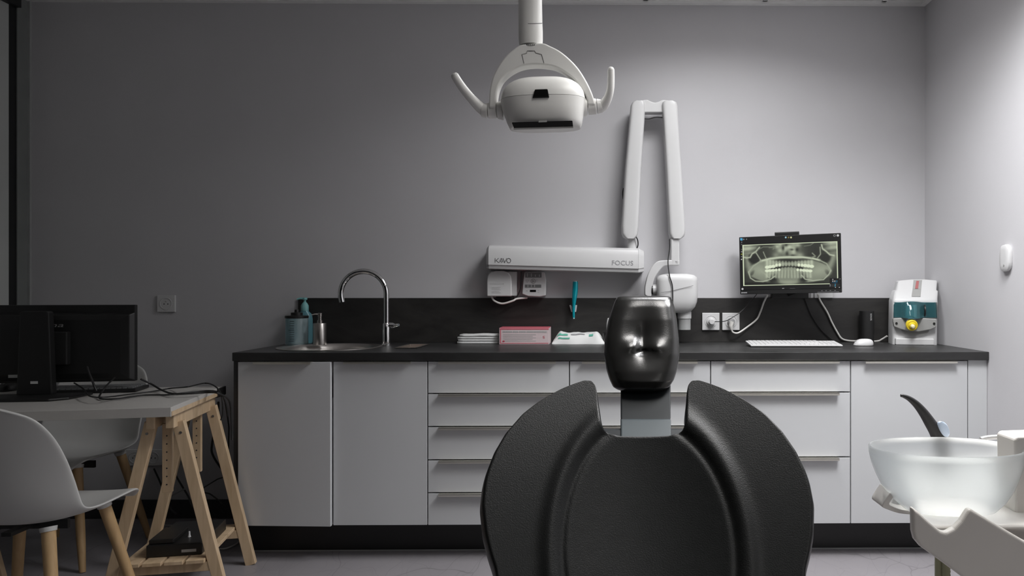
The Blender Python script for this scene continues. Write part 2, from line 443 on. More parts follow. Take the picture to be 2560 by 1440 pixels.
def drawer_unit(px0, px1, lines, hpx, label):
    t = carcass(px0, px1, 'drawer_cabinet', label)
    x0, x1 = cx_(px0)+GAP, cx_(px1)-GAP
    zs = [CT-0.001]+[wz(p) for p in lines]+[CB]
    for a, b in zip(zs, zs[1:]):
        top = a-(0.004 if a != zs[0] else 0.003)
        d = G().box(x0, x1, CF, CF+0.018, b+0.0012, top).obj('drawer', 'cabinet_white', t, smooth=0, bevel=0.0012)
        handle(cx_(hpx[0]), cx_(hpx[1]), top, d)
def door_unit(px0, px1, hpx, label, open_deg=0):
    t = carcass(px0, px1, 'door_cabinet', label)
    x0, x1 = cx_(px0)+GAP, cx_(px1)-GAP
    d = G().box(x0, x1, CF, CF+0.018, CB+0.0012, CT-0.004).obj('door', 'cabinet_white', t, smooth=0, bevel=0.0012)
    hd = handle(cx_(hpx[0]), cx_(hpx[1]), CT-0.004, d)
    if open_deg:
        piv = Vector((x0, CF+0.018, 0)); R = Matrix.Translation(piv) @ Matrix.Rotation(math.radians(-open_deg), 4, 'Z') @ Matrix.Translation(-piv)
        for o in (d, hd): o.data.transform(R)
t = thing('end_panel', 'dark panel closing the left end of the cabinet row', 'panel', (cx_(588), 3.4, CB))
G().box(cx_(583), cx_(593.5), CF+0.004, YB-0.02, CB, CT).obj('board', 'cabinet_dark', t, smooth=0)
door_unit(594, 832, (640, 785), 'white door cabinet at the left end, its door standing slightly ajar', 2.6)
door_unit(832, 1069, (862, 1030), 'white door cabinet with a shut door below the tap')
DL = (982.5, 1065, 1148, 1230)
drawer_unit(1069, 1423.5, DL, (1098, 1390), 'white five-drawer cabinet below the pink carton')
drawer_unit(1423.5, 1776.5, DL, (1455, 1742), 'white five-drawer cabinet mostly hidden behind the black treatment chair')
drawer_unit(1776.5, 2126.5, (980.5, 1143.5), (1812, 2095), 'white cabinet with one shallow and two deep drawers below the white keyboard')
door_unit(2126.5, 2419.5, (2160, 2388), 'white door cabinet at the right end behind the frosted spittoon bowl')
t = thing('filler_panel', 'narrow white filler strip between the last cabinet and the right wall', 'panel', (cx_(2436), 3.2, CB))
G().box(cx_(2421), XR-0.001, CF+0.002, CF+0.03, CB, CT).obj('strip', 'cabinet_white', t, smooth=0, bevel=0.001)
bx0 = XL+0.012
tag(G().box(bx0, cx_(583)-0.003, YB-0.012, YB, 0, 0.094).obj('baseboard_back', 'baseboard', smooth=0, bevel=0.002), kind='structure')
tag(G().box(XR-0.012, XR, Y0, CF-0.03, 0, 0.094).obj('baseboard_right', 'baseboard', smooth=0, bevel=0.002), kind='structure')

# ------------------------------------------------------------------ sink, chute, tap
t = thing('sink', 'round stainless steel sink basin let into the worktop', 'sink', (sinkc.x, sinkc.y, WZ))
g = G().lathe([(sinkr, 0.0007), (sinkr, 0.003), (sinkr-0.012, 0.004), (sinkr-0.02, 0.0), (sinkr-0.03, -0.02), (sinkr-0.04, -0.12), (sinkr-0.07, -0.155), (0.045, -0.165), (0.04, -0.17)], (sinkc.x, sinkc.y, WZ), seg=64, caps=(False, True))
g.obj('basin', 'sink_steel', t, smooth=50)
G().lathe([(0.038, -0.169), (0.036, -0.164), (0.0, -0.164)], (sinkc.x, sinkc.y, WZ), seg=24).obj('drain', 'chrome', t)
t = thing('waste_chute', 'small steel-rimmed rectangular opening in the worktop right of the tap', 'waste chute', ((chx0+chx1)/2, (chy0+chy1)/2, WZ))
g = G()
for o_, w_, z0_, z1_ in ((0.0, 0.013, WZ+0.0012, WZ+0.0032), (0.0105, 0.002, WZ-0.02, WZ+0.002)):
    a0, a1, b0_, b1_ = chx0+o_, chx1-o_, chy0+o_, chy1-o_
    for (a, b, c, d) in ((a0, a1, b0_, b0_+w_), (a0, a1, b1_-w_, b1_), (a0, a0+w_, b0_, b1_), (a1-w_, a1, b0_, b1_)): g.box(a, b, c, d, z0_, z1_)
g.obj('rim', 'sink_steel', t, smooth=0, bevel=0.001)
G().box(chx0+0.0108, chx1-0.0108, chy0+0.0108, chy1-0.0108, WZ-0.03, WZ-0.024).obj('flap', 'beige', t, smooth=0)

YT = 3.53
def TP(px, py): return A(px, py, YT)
t = thing('tap', 'tall chrome gooseneck tap with side lever beside the sink', 'tap', (TP(967, 857).x, YT, WZ))
tx = TP(966, 857).x
G().lathe([(0.024, 0), (0.024, 0.006), (0.0185, 0.01), (0.0185, 0.10), (0.016, 0.106), (0.0135, 0.107)], (tx, YT, WZ)).obj('body', 'chrome', t)
R_ = (TP(966, 700).x-TP(852, 700).x)/2; czt = TP(905, 742).z
pts = [Vector((tx, YT, WZ+0.10)), Vector((tx, YT, WZ+0.2))]
zc = TP(905, 678).z-R_
for k in range(0, 25):
    a = k/24*math.radians(195)
    pts.append(Vector((tx-R_+R_*math.cos(a), YT-0.0, zc+R_*math.sin(a))))
pts.append(pts[-1]+(pts[-1]-pts[-2]).normalized()*0.012)
G().tube(pts, 0.0136, 16).obj('spout', 'chrome', t)
lv = TP(984, 814)
G().tube([Vector((tx+0.012, YT, lv.z)), Vector((tx+0.034, YT, lv.z)), Vector((tx+0.045, YT-0.006, lv.z)), Vector((tx+0.064, YT-0.018, lv.z+0.004))], [0.0145, 0.0135, 0.009, 0.0065], 14).obj('lever', 'chrome', t)

# ------------------------------------------------------------------ bottles by the sink
yb = 3.56
p = A(742, 860, yb); bx = p.x
t = thing('measuring_bottle', 'clear graduated bottle with black cap standing left of the sink', 'bottle', (bx, yb, WZ))
r = 0.052
b = G().lathe([(0.048, 0), (r, 0.004), (r, 0.05), (r, 0.127), (r*0.98, 0.132)], (bx, yb, WZ)).obj('bottle_body', 'clear_plastic', t)
g = G()
for k in range(10):
    g.box(bx-0.012-(0.006 if k % 5 == 0 else 0), bx+0.008, yb-r-0.0012, yb-r+0.004, WZ+0.02+k*0.0105, WZ+0.0215+k*0.0105)
g.obj('graduation_marks', 'print_dark', b, smooth=0)
c = G().lathe([(r*1.02, 0.129), (r*1.04, 0.131), (r*1.04, 0.141), (0.027, 0.143), (0.027, 0.156), (0.011, 0.158), (0.010, 0.170), (0.0, 0.171)], (bx, yb, WZ)).obj('cap', 'black_plastic', t)
yb2 = 3.662
bx2 = A(762, 800, yb2).x
t = thing('soap_bottle', 'blue soap bottle with teal pump top behind the graduated bottle', 'bottle', (bx2, yb2, WZ))
hh = lambda py: A(762, py, yb2).z-WZ
G().loft([sring((bx2, yb2, WZ+h), EX, EY, rx, ry, 2.6) for h, rx, ry in ((0, 0.034, 0.026), (0.004, 0.037, 0.029), (hh(800), 0.037, 0.029), (hh(786), 0.034, 0.026), (hh(778), 0.018, 0.016), (hh(772), 0.0165, 0.0165))]).obj('bottle_body', 'blue_gel', t, smooth=50)
pm = G().lathe([(0.0185, hh(777)), (0.0185, hh(764)), (0.012, hh(758)), (0.006, hh(755)), (0.006, hh(750)), (0.012, hh(749)), (0.012, hh(744.5)), (0.0, hh(744))], (bx2, yb2, WZ)).obj('pump_head', 'teal_plastic', t)
G().tube([Vector((bx2+0.01, yb2, WZ+hh(746.5))), Vector((bx2-0.02, yb2-0.01, WZ+hh(746))), Vector((bx2-0.034, yb2-0.014, WZ+hh(748.5)))], [0.006, 0.005, 0.004], 8).obj('pump_spout', 'teal_plastic', pm)
yb3 = 3.53
bx3 = A(800, 800, yb3).x; hh = lambda py: A(800, py, yb3).z-A(800, 858.5, yb3).z
t = thing('soap_dispenser', 'brushed steel cylindrical soap dispenser beside the sink', 'soap dispenser', (bx3, yb3, WZ))
G().lathe([(0.029, 0), (0.031, 0.002), (0.031, hh(805)), (0.029, hh(803.5)), (0.013, hh(803)), (0.013, hh(797)), (0.0095, hh(796))], (bx3, yb3, WZ)).obj('container', 'steel', t)
pm = G().lathe([(0.0095, hh(797)), (0.009, hh(788)), (0.0105, hh(787)), (0.0105, hh(779)), (0.007, hh(778)), (0, hh(777.8))], (bx3, yb3, WZ)).obj('pump_head', 'steel', t)
G().tube([Vector((bx3, yb3, WZ+hh(781.5))), Vector((bx3-0.02, yb3-0.012, WZ+hh(781))), Vector((bx3-0.033, yb3-0.02, WZ+hh(783)))], [0.0035, 0.003, 0.0025], 8).obj('pump_spout', 'steel', pm)

# ------------------------------------------------------------------ things on the worktop, middle
def ztop(py, Y): return A(1300, py, Y).z
# folded paper towels
y0 = AZ(1200, 860, WZ).y; 
pa, pb = A(1143, 850, y0).x, A(1252, 850, y0).x
t = thing('paper_stack', 'low stack of white paper towels beside the pink carton', 'paper towels', ((pa+pb)/2, y0+0.08, WZ))
zt = ztop(836, y0)-WZ
for k in range(4):
    z0, z1 = WZ+zt*k/4, WZ+zt*(k+1)/4-0.0004
    dx = [0, 0.004, 0.001, 0.012][k]
    rows = []
    for j in range(5):
        yy = y0+0.105*j/4
        rows.append([Vector((pa+dx+(pb-pa-dx)*i/8, yy, z1+(0.0015*math.sin(i*1.1+k) if k == 3 else 0)-(0.0012 if i == 8 else 0))) for i in range(9)])
    g = G().grid(rows); 
    g.obj('sheet', 'paper', t, solid=(z1-z0), smooth=50)
# pink carton
yc = AZ(1314, 861, WZ).y
xa, xb = A(1248, 840, yc).x, A(1373, 840, yc).x; zt = ztop(820, yc)
t = thing('glove_carton', 'white and pink printed glove carton lying on the worktop', 'carton', ((xa+xb)/2, yc+0.06, WZ))
c = G().box(xa, xb, yc, yc+0.13, WZ, zt).obj('carton_body', 'pink_pale', t, smooth=0, bevel=0.0012)
zz = lambda py: A(1314, py, yc).z
xx = lambda px: A(px, 840, yc).x
def patch(g, px0, px1, py0, py1, d=0.0008):
    g.add([(xx(px0), yc-d, zz(py1)), (xx(px1), yc-d, zz(py1)), (xx(px1), yc-d, zz(py0)), (xx(px0), yc-d, zz(py0))], [(0, 1, 2, 3)])
g = G(); patch(g, 1250, 1372, 820.5, 824); patch(g, 1250.5, 1252.5, 824, 859); patch(g, 1253, 1371, 857.2, 858.6)
g.add([(xa, yc, zt+0.0008), (xb, yc, zt+0.0008), (xb, yc+0.13, zt+0.0008), (xa, yc+0.13, zt+0.0008)], [(0, 1, 2, 3)])
g.obj('pink_border', 'pink', c, smooth=0)
g = G()
for k in range(5): patch(g, 1258, 1340-8*(k % 2), 836+3.9*k, 837+3.9*k)
g.obj('small_print', 'print_pale', c, smooth=0)
g = G(); px_ = 1257.0
while px_ < 1364:
    wd_ = 1.6+1.6*random.random(); patch(g, px_, px_+wd_, 827.5, 831.5); px_ += wd_+(0.7 if random.random() < 0.85 else 2.5)
g.obj('carton_lettering', 'print_pale', c, smooth=0)
text('size_letter', 'S', (xx(1357), yc-0.0004, zz(846)), EX, EZ, xx(1362)-xx(1357), zz(840)-zz(846), 'pink', c)
G().add(sring((xx(1259), yc-0.0009, zz(853)), EX, EZ, 0.006, 0.0035, 2, 16), [tuple(range(16))]).obj('red_emblem', 'print_red', c, smooth=0)
# wipes pack
yw = AZ(1440, 861, WZ).y
t = thing('wipes_pack', 'soft white and green pack of wipes beside the treatment chair headrest', 'wipes pack', (X(1445, yw), yw+0.07, WZ))
rows = []
xw0, xw1 = A(1379, 850, yw).x, A(1512, 850, yw).x
H = ztop(826, yw+0.03)-WZ
for j in range(11):
    v = j/10; yy = yw+0.15*v
    row = []
    for i in range(21):
        u = i/20
        prof = min(1, (min(u, 1-u)/0.13))**0.9*(0.84+0.16*math.exp(-((u-0.13)/0.05)**2)+0.18*math.exp(-((u-0.88)/0.06)**2))
        pv = math.sin(PI*min(max(v, 0.0), 1))**0.45 if 0 < v < 1 else 0
        wr = 0.0026*math.sin(23*u+7*v)+0.0022*math.sin(47*u-19*v)+0.0016*math.sin(71*u+31*v)
        seal = 0.010*math.exp(-((u-0.0)/0.05)**2)+0.012*math.exp(-((u-1)/0.05)**2)
        row.append(Vector((xw0+(xw1-xw0)*u, yy+0.004*math.sin(13*u), WZ+0.003+H*0.93*prof*pv+wr*prof*pv+seal*(0.4+0.6*v))))
    rows.append(row)
bot = [[Vector((p.x, p.y, WZ+0.0005)) for p in r] for r in rows]
g = G().grid(rows)
edge = rows[0]+[r[-1] for r in rows[1:-1]]+rows[-1][::-1]+[r[0] for r in rows[1:-1]][::-1]
b0 = [Vector((p.x, p.y, WZ+0.0005)) for p in edge]; n = len(edge)
g.add(edge+b0, [(k, (k+1) % n, (k+1) % n+n, k+n) for k in range(n)])
wp = g.obj('pack', 'paper', t, smooth=60, sub=1)
def surf(u, v):
    i = min(int(u*20), 19); j = min(int(v*10), 9); a = u*20-i; b_ = v*10-j
    return (rows[j][i]*(1-a)+rows[j][i+1]*a)*(1-b_)+(rows[j+1][i]*(1-a)+rows[j+1][i+1]*a)*b_
def decal(name, u0, u1, v0, v1, m, n=8):
    g = G().grid([[surf(u0+(u1-u0)*i/n, v0+(v1-v0)*j/4)+Vector((0, -0.0012, 0.0016)) for i in range(n+1)] for j in range(5)])
    return g.obj(name, m, wp, smooth=60)
decal('flap', 0.36, 0.62, 0.20, 0.27, 'print_grey'); decal('print', 0.10, 0.30, 0.16, 0.24, 'print_green'); decal('print', 0.70, 0.78, 0.14, 0.24, 'print_green'); decal('print', 0.12, 0.34, 0.07, 0.09, 'print_green')
# little bottle half hidden behind the headrest
yq = 3.60
t = thing('spray_bottle', 'slim white bottle on a black stand, peeping out left of the headrest', 'bottle', (X(1520, yq), yq, WZ))
xq = X(1520, yq)
G().lathe([(0.02, 0), (0.02, ztop(833, yq)-WZ), (0.012, ztop(830, yq)-WZ)], (xq-0.006, yq, WZ)).obj('stand', 'black_plastic', t)
G().lathe([(0.012, ztop(832, yq)-WZ), (0.012, ztop(808, yq)-WZ), (0.008, ztop(798, yq)-WZ), (0.005, ztop(795, yq)-WZ)], (xq+0.004, yq, WZ)).obj('bottle_body', 'plastic_white', t)

# ------------------------------------------------------------------ sockets
def socket_plate(px0, px1, py0, py1, Y, label, plate_m='plastic_white', n=1, tagname='wall_socket', hole=True):
    a, b = A(px0, py1, Y), A(px1, py0, Y)
    t = thing(tagname, label, 'socket', ((a.x+b.x)/2, Y, a.z), group='white wall sockets')
    G().box(a.x, b.x, Y-0.010, Y, a.z, b.z).obj('plate', plate_m, t, smooth=0, bevel=0.0015)
    out = []
    for k in range(n):
        c = Vector((a.x+(b.x-a.x)*(k+0.5)/n, Y-0.010, (a.z+b.z)/2)); r = 0.36*min((b.x-a.x)/n, b.z-a.z)*1.25/1.35
        ring = G().lathe([(r*1.08, 0), (r*1.08, 0.0015), (r, 0.0018), (r*0.97, -0.006), (0, -0.006)], c, -EY, seg=32, caps=(False, True))
        ro = ring.obj('well', 'plastic_white', t)
        h = G()
        for s in (-1, 1): h.lathe([(0.0030, 0.0), (0.0030, 0.0062)], c+Vector((s*0.0095, 0.0, -0.002))+Vector((0, 0.0061, 0)), -EY, seg=10)
        h.obj('contact_holes', 'black_plastic', ro)
        G().lathe([(0.0024, -0.006), (0.0024, 0.004), (0.001, 0.005)], c+Vector((0, 0, 0.011)), -EY, seg=10).obj('earth_pin', 'steel', ro)
        out.append(c)
    return out
YS = YB-0.012
s1 = socket_plate(1755, 1798, 782, 825, YS, 'white socket with a plug on the black splashback, left one of the pair')[0]
s2 = socket_plate(1805, 1848, 782, 825, YS, 'white socket on the black splashback, right one of the pair, grey plug in it')[0]
socket_plate(395.5, 440, 738, 780, YB, 'single white socket alone on the dark wall above the desk')
s3 = socket_plate(317, 455, 1123, 1163, YB, 'triple white socket low on the wall under the desk', n=3)
t3 = thing('plug', 'black plug in the low triple socket under the desk', 'plug', s3[2])
G().lathe([(0.018, 0), (0.02, 0.004), (0.02, 0.03), (0.012, 0.036), (0.0, 0.036)], s3[2], -EY).obj('plug_body', 'black_plastic', t3)
# trunking piece behind the monitor
a, b = A(2024, 745, YB), A(2079, 731, YB)
t = thing('trunking', 'white cable trunking box on the wall under the x-ray screen', 'trunking', ((a.x+b.x)/2, YB, a.z))
G().box(a.x, A(2031, 740, YB).x, YB-0.02, YB, a.z, b.z).obj('cover', 'plastic_white', t, smooth=0, bevel=0.002)
G().box(A(2033, 740, YB).x, b.x, YB-0.025, YB, a.z, b.z+0.05).obj('box', 'plastic_white', t, smooth=0, bevel=0.003)

# ------------------------------------------------------------------ wall x-ray unit
t = thing('dental_x_ray_unit', 'white wall-mounted dental x-ray unit with long folded arms', 'x-ray unit', A(1412, 680, YB))
yf, ybk = 3.575, YB
tl, tr_, br, bl = A(1222, 612, yf), A(1602, 620, yf), A(1606, 682, yf), A(1214, 671, yf)
def barsec(px, top, bot, y_in=0.0):
    zt_, zb_ = A(px, top, yf).z, A(px, bot, yf).z; x_ = A(px, 650, yf).x; hgt = zt_-zb_
    pr = [(ybk, zb_), (yf+0.03, zb_), (yf+0.010, zb_+0.002), (yf+0.006, zb_+0.018), (yf+0.006, zb_+0.0185), (yf, zb_+0.020), (yf, zb_+hgt*0.72), (yf+0.010, zb_+hgt*0.90), (yf+0.035, zt_), (ybk, zt_)]
    return [Vector((x_, a, b)) for a, b in pr]
G().loft([barsec(1221, 612, 672), barsec(1596, 619.5, 682)]).obj('wall_bar', 'plastic_white', t, bevel=0.003, bseg=3)
for (pxa, pxb, ta, ba, tb, bb) in ((1214, 1221, 617, 671, 612, 672), (1596.4, 1611, 619.5, 682, 626, 679)):
    r1, r2 = barsec(pxa, ta, ba), barsec(pxb, tb, bb)
    if pxa > 1500:
        for v in r2: v.y = YB-(YB-v.y)*0.78
    else:
        for v in r1: v.y = YB-(YB-v.y)*0.85
    G().loft([r1, r2]).obj('end_cap', 'plastic_white', t, bevel=0.006, bseg=3)
xd = (A(1596, 640, yf)-A(1221, 632.5, yf)).normalized()
un = 0.0105
O = A(1238, 656.2, yf-0.0005)
u = A(1277, 656, yf).x-O.x; h = O.z*0+A(1238, 644.5, yf).z-A(1238, 655.5, yf).z
kv = [[(0, 0), (0, h)], [(0.22*u, h), (0.06*u, h*0.5), (0.22*u, 0)],
      [(0.26*u, 0), (0.39*u, h), (0.50*u, 0.10*h)], [(0.35*u, 0.42*h), (0.41*u, 0.05*h)],
      [(0.50*u, h), (0.61*u, 0), (0.74*u, h)],
      [(0.87*u+0.13*u*math.cos(a*PI/12), h/2+h/2*math.sin(a*PI/12)) for a in range(25)]]
strokes('bar_lettering', kv, O, xd, EZ, 0.0022, 'print_dark', t)
text('model_lettering', 'FOCUS', A(1530, 662.5, yf-0.0005), xd, EZ, A(1583, 660, yf).x-A(1530, 660, yf).x, A(1530, 651, yf).z-A(1530, 662.5, yf).z, 'print_grey', t)
# neck and folded arms (traced at the arm's own distance from the wall)
ya = 3.60
G().loft([sring(A(1580, py, ya+0.035), EX, EY, 0.024, 0.024, 3) for py in (622, 596)]).obj('swivel_neck', 'plastic_white', t)
def arm(rows, y, d, name, e=5):
    rg = []
    for py, l, r in rows:
        a, b = A(l, py, y), A(r, py, y); c = (a+b)/2; c.y = y+d/2
        rg.append(sring(c, EX, EY, (b.x-a.x)/2, d/2, e, 36))
    return G().loft(rg).obj(name, 'plastic_white', t, smooth=50)
arm([(596, 1566, 1586), (591, 1558, 1592), (583, 1554.5, 1595), (565, 1554, 1597), (420, 1563, 1604), (300, 1574, 1612), (262, 1577, 1614), (254, 1581, 1613), (251, 1588, 1608)], 3.585, 0.085, 'arm')
arm([(596, 1682, 1704), (591, 1676, 1711), (583, 1674, 1714), (565, 1673, 1714), (420, 1666, 1705), (300, 1659, 1697), (262, 1656, 1695), (254, 1657, 1692), (251, 1661, 1685)], 3.575, 0.085, 'arm')
px_prism([(1598, 262), (1603, 250), (1618, 248), (1628, 253), (1637, 256), (1647, 253), (1656, 248.5), (1672, 250), (1676, 262), (1674, 281), (1600, 281)], 3.60, 0.055).obj('elbow', 'plastic_white', t, bevel=0.006, bseg=3)
G().tube(smoothpts([A(1608, 296, 3.62), A(1622, 297, 3.62), A(1640, 293, 3.62), A(1660, 294, 3.62)]), 0.003, 8).obj('arm_cable', 'cable_black', t)
G().tube(smoothpts([A(1589, 590, 3.6), A(1594, 600, 3.6), A(1595, 612, 3.61), A(1592, 622, 3.62)]), 0.003, 8).obj('arm_cable', 'cable_black', t)
G().tube(smoothpts([A(1559, 470, 3.64), A(1557, 482, 3.64), A(1558, 498, 3.64)]), 0.003, 8).obj('arm_cable', 'cable_black', t)
px_prism([(1677, 594), (1699, 594), (1699, 664), (1677, 664)], 3.585, 0.05).obj('drop_post', 'plastic_white', t, bevel=0.008, bseg=3)
outer = smoothpts([A(1699, 650, 3.585), A(1655, 651, 3.585), A(1638, 658, 3.585), A(1622, 682, 3.585), A(1613, 715, 3.585), A(1612.5, 738, 3.585)], 5)
inner = smoothpts([A(1628, 746, 3.585), A(1632, 715, 3.585), A(1640, 690, 3.585), A(1655, 670, 3.585), A(1668, 664, 3.585), A(1699, 663.5, 3.585)], 5)
G().prism(outer+inner, (0, 0.05, 0)).obj('fork_arm', 'plastic_white', t, bevel=0.005, bseg=3)
G().lathe([(0.026, -0.012), (0.026, 0.03)], A(1632, 724, 3.61), EX).obj('swivel_joint', 'plastic_white', t, bevel=0.003)
G().lathe([(0.023, 0), (0.023, 0.006)], A(1629, 724, 3.60), EX).obj('joint_ring', 'black_plastic', t)
hd = G().loft([sring(((A(l, py, 3.54).x+A(r, py, 3.54).x)/2, 3.54+0.075, A(l, py, 3.54).z), EX, EY, (A(r, py, 3.54).x-A(l, py, 3.54).x)/2, d, 4.2, 44)
     for py, l, r, d in ((783, 1668, 1722, 0.04), (778, 1658, 1732, 0.055), (768, 1650, 1741, 0.066), (755, 1645, 1746, 0.073), (740, 1643, 1747.5, 0.075), (702, 1643, 1747, 0.075), (693, 1644, 1746, 0.073), (687, 1652, 1738, 0.066), (684, 1666, 1722, 0.05))]).obj('x_ray_head', 'plastic_white', t, smooth=50)
pts = [A(px, py, 3.5375) for px, py in ((1652, 731), (1675, 728), (1700, 722), (1733, 714))]
G().tube(smoothpts(pts), 0.0009, 6).obj('head_seam', 'seam', hd)
cx1 = A(1712, 790, 3.60)
G().lathe([(0.034, 0.0), (0.034, -0.034), (0.031, -0.036)], (cx1.x, 3.615, A(1712, 779, 3.6).z), EZ).obj('cone_collar', 'plastic_white', t)
G().lathe([(0.031, -0.036), (0.031, -0.090), (0.0285, -0.090), (0.0285, -0.036)], (cx1.x, 3.615, A(1712, 779, 3.6).z), EZ, caps=(False, False)).obj('cone_tube', 'cone_clear', t)
G().tube(smoothpts([A(1674, 598, 3.57), A(1674, 622, 3.565), A(1670, 655, 3.55), A(1674, 690, 3.535), A(1681, 715, 3.532), A(1682, 760, 3.53)]), 0.0027, 8).obj('hanging_cable', 'cable_black', t)

# wall box under the bar
yb_ = 3.63
t = thing('wall_dispenser', 'rounded white wall box below the left end of the x-ray bar', 'wall box', A(1252, 742, YB))
c = G()
P = [(1217, 741), (1217, 700), (1219, 688), (1226, 680), (1240, 677), (1258, 677), (1271, 681), (1277, 690), (1279, 702), (1279, 741)]
bxo = px_prism(P, yb_, 0.06).obj('front_cover', 'plastic_white', t, bevel=0.006, bseg=3)
px_prism([(1222, 678), (1292, 679), (1292, 740), (1222, 740)], 3.665, 0.055).obj('back_box', 'plastic_white', t, bevel=0.003)
G().box(A(1240, 745, 3.66).x, A(1282, 745, 3.66).x, 3.66, 3.70, A(1240, 747, 3.66).z, A(1240, 740, 3.66).z).obj('bottom_vent', 'black_plastic', t, smooth=0)
g = G()
def ln(g, px0, px1, py, th, Y): 
    a, b = A(px0, py, Y), A(px1, py, Y); g.box(a.x, b.x, Y-0.0008, Y, a.z, a.z+th)
ln(g, 1224, 1258, 710, 0.0012, yb_); ln(g, 1257, 1259.5, 711, 0.005, yb_)
for k in range(5): ln(g, 1229, 1252-3*(k % 2), 717+(1.8 if k < 3 else 3.5)*1.0+k*3.0, 0.0022, yb_)
g.obj('printed_notes', 'print_pale', bxo, smooth=0)

# control panel
yk = 3.655
t = thing('control_panel', 'white button panel hanging under the x-ray bar', 'control panel', A(1335, 742, YB))
cp = px_prism([(1305, 735), (1308, 700), (1312, 679), (1352, 679), (1361, 681), (1365, 700), (1364, 739), (1350, 742), (1320, 741)], yk, 0.06).obj('case', 'plastic_white', t, bevel=0.005, bseg=3)
def rect(px0, px1, py0, py1, Y, name, m, par, d=0.001):
    a, b = A(px0, py1, Y), A(px1, py0, Y)
    return G().box(a.x, b.x, Y-d, Y+0.002, a.z, b.z).obj(name, m, par, smooth=0)
rect(1313, 1354, 680.5, 694, yk, 'dark_key_field', 'plastic_midgrey', cp)
for k in range(4):
    x0 = 1315+k*10
    g = G()
    for j in range(3 if k < 2 else 2): ln(g, x0+2.5, x0+4.5, 691.5-j*3, 0.003, yk-0.0012)
    g.obj('key_symbol', 'plastic_white', cp, smooth=0)
rect(1312, 1353, 711.5, 719, yk, 'grey_key_field', 'plastic_midgrey', cp)
for x0 in (1319, 1328, 1336):
    g = G(); ln(g, x0, x0+1.2, 718, 0.012, yk-0.0012); g.obj('key_divider', 'plastic_white', cp, smooth=0)
rect(1325, 1340, 724.5, 730, yk, 'display', 'black_gloss', cp)
q = A(1333, 703, yk-0.0005)
strokes('play_symbol', [[(0.011*math.cos(a*PI/12), 0.011*math.sin(a*PI/12)) for a in range(25)], [(-0.003, 0.005), (0.005, 0), (-0.003, -0.005), (-0.003, 0.005)]], q, EX, EZ, 0.0016, 'print_dark', cp)
q = A(1318, 703, yk-0.0005)
strokes('warning_symbol', [[(-0.008, 0.006), (0.008, 0.006), (0, -0.007), (-0.008, 0.006)]], q, EX, EZ, 0.0012, 'print_grey', cp)
for q in ((1340, 1344, 700, 0.0015), (1340, 1343.5, 703, 0.0015), (1315, 1319, 728, 0.003), (1344, 1348, 726, 0.0015), (1344, 1348, 731, 0.0015)):
    g = G(); ln(g, *q, yk); g.obj('small_print', 'print_grey', cp, smooth=0)
tag(G().tube(smoothpts([A(1229, 741, 3.66), A(1236, 752, 3.65), A(1256, 759, 3.65), A(1282, 752, 3.65), A(1292, 747, 3.66), A(1318, 744.5, 3.68)]), 0.0048, 10).obj('white_cable', 'cable_white'), 'thick white cable looping from the wall box to the button panel', 'cable')
tag(G().tube(smoothpts([A(1303, 677, 3.66), A(1303, 705, 3.66), A(1299, 728, 3.66), A(1288, 748, 3.665), A(1278, 755, 3.67)]), 0.003, 8).obj('black_cable', 'cable_black'), 'thin black cable hanging between the wall box and the button panel', 'cable')

# turquoise instrument in its clip
t = thing('clip_holder', 'small white clip fixed to the black splashback', 'holder', A(1433, 780, YS))
px_prism([(1423.5, 763), (1427, 763), (1430, 769), (1436, 769), (1438, 763), (1442.5, 763), (1440, 780), (1428, 780)], YS-0.03, 0.03).obj('clip', 'plastic_white', t, smooth=0, bevel=0.0015)
t = thing('dental_instrument', 'turquoise dental instrument handle held upright in the white clip', 'instrument', A(1435, 798, YS-0.04))
yi = YS-0.042
pr = [(1438.5, 704, 0.0125), (1438.5, 708, 0.0140), (1438, 722, 0.0145), (1437, 735, 0.0138), (1435.5, 750, 0.011), (1434.5, 765, 0.008), (1434, 780, 0.0065), (1434.2, 790, 0.006), (1434.5, 797, 0.0055)]
G().tube([A(x, y, yi) for x, y, r in pr], [r for x, y, r in pr], 16).obj('grip', 'turquoise', t)
G().tube([A(1438.5, 705, yi), A(1438.5, 702.5, yi)], [0.0126, 0.0115], 16).obj('end_cap', 'chrome', t)
G().tube([A(1434.5, 795, yi-0.003), A(1434.8, 797, yi-0.006)], [0.003, 0.003], 10).obj('tip', 'plastic_white', t)

# ------------------------------------------------------------------ x-ray screen
TL, TR, BR, BL = A(1847, 593, 3.60), A(2102, 582, 3.44), A(2105, 731.5, 3.44), A(1851, 736, 3.60)
xv = ((TR+BR)-(TL+BL))/2; Wm = xv.length; xv.normalize()
uv = ((TL+TR)-(BL+BR))/2; Hm = (uv-xv*uv.dot(xv)).length; uv = (uv-xv*uv.dot(xv)).normalized(); nv = xv.cross(uv)
MC = (TL+TR+BL+BR)/4
def MP(u, v, n=0.0): return MC+xv*(u-0.5)*Wm+uv*(0.5-v)*Hm+nv*n
t = thing('x_ray_monitor', 'black wall-mounted monitor showing a panoramic dental x-ray', 'monitor', A(1975, 745, YB))
G().obox(MC-nv*0.018, xv, uv, nv, Wm/2, Hm/2, 0.018).obj('case', 'black_plastic', t, smooth=0, bevel=0.003)
G().obox(MC-nv*0.05, xv, uv, nv, 0.12, 0.09, 0.02).obj('back_housing', 'black_plastic', t, smooth=0, bevel=0.006)
# wall arm / plate
px_prism([(1930, 730), (2022, 730), (2022, 746), (1930, 746)], YB-0.03, 0.03).obj('wall_plate', 'black_plastic', t, smooth=0, bevel=0.003)
G().bar(Vector((A(1976, 738, YB).x, YB-0.02, A(1976, 738, YB).z+0.012)), MC-nv*0.06-uv*0.05, 0.05, 0.03).obj('mount_arm', 'black_plastic', t, bevel=0.004)
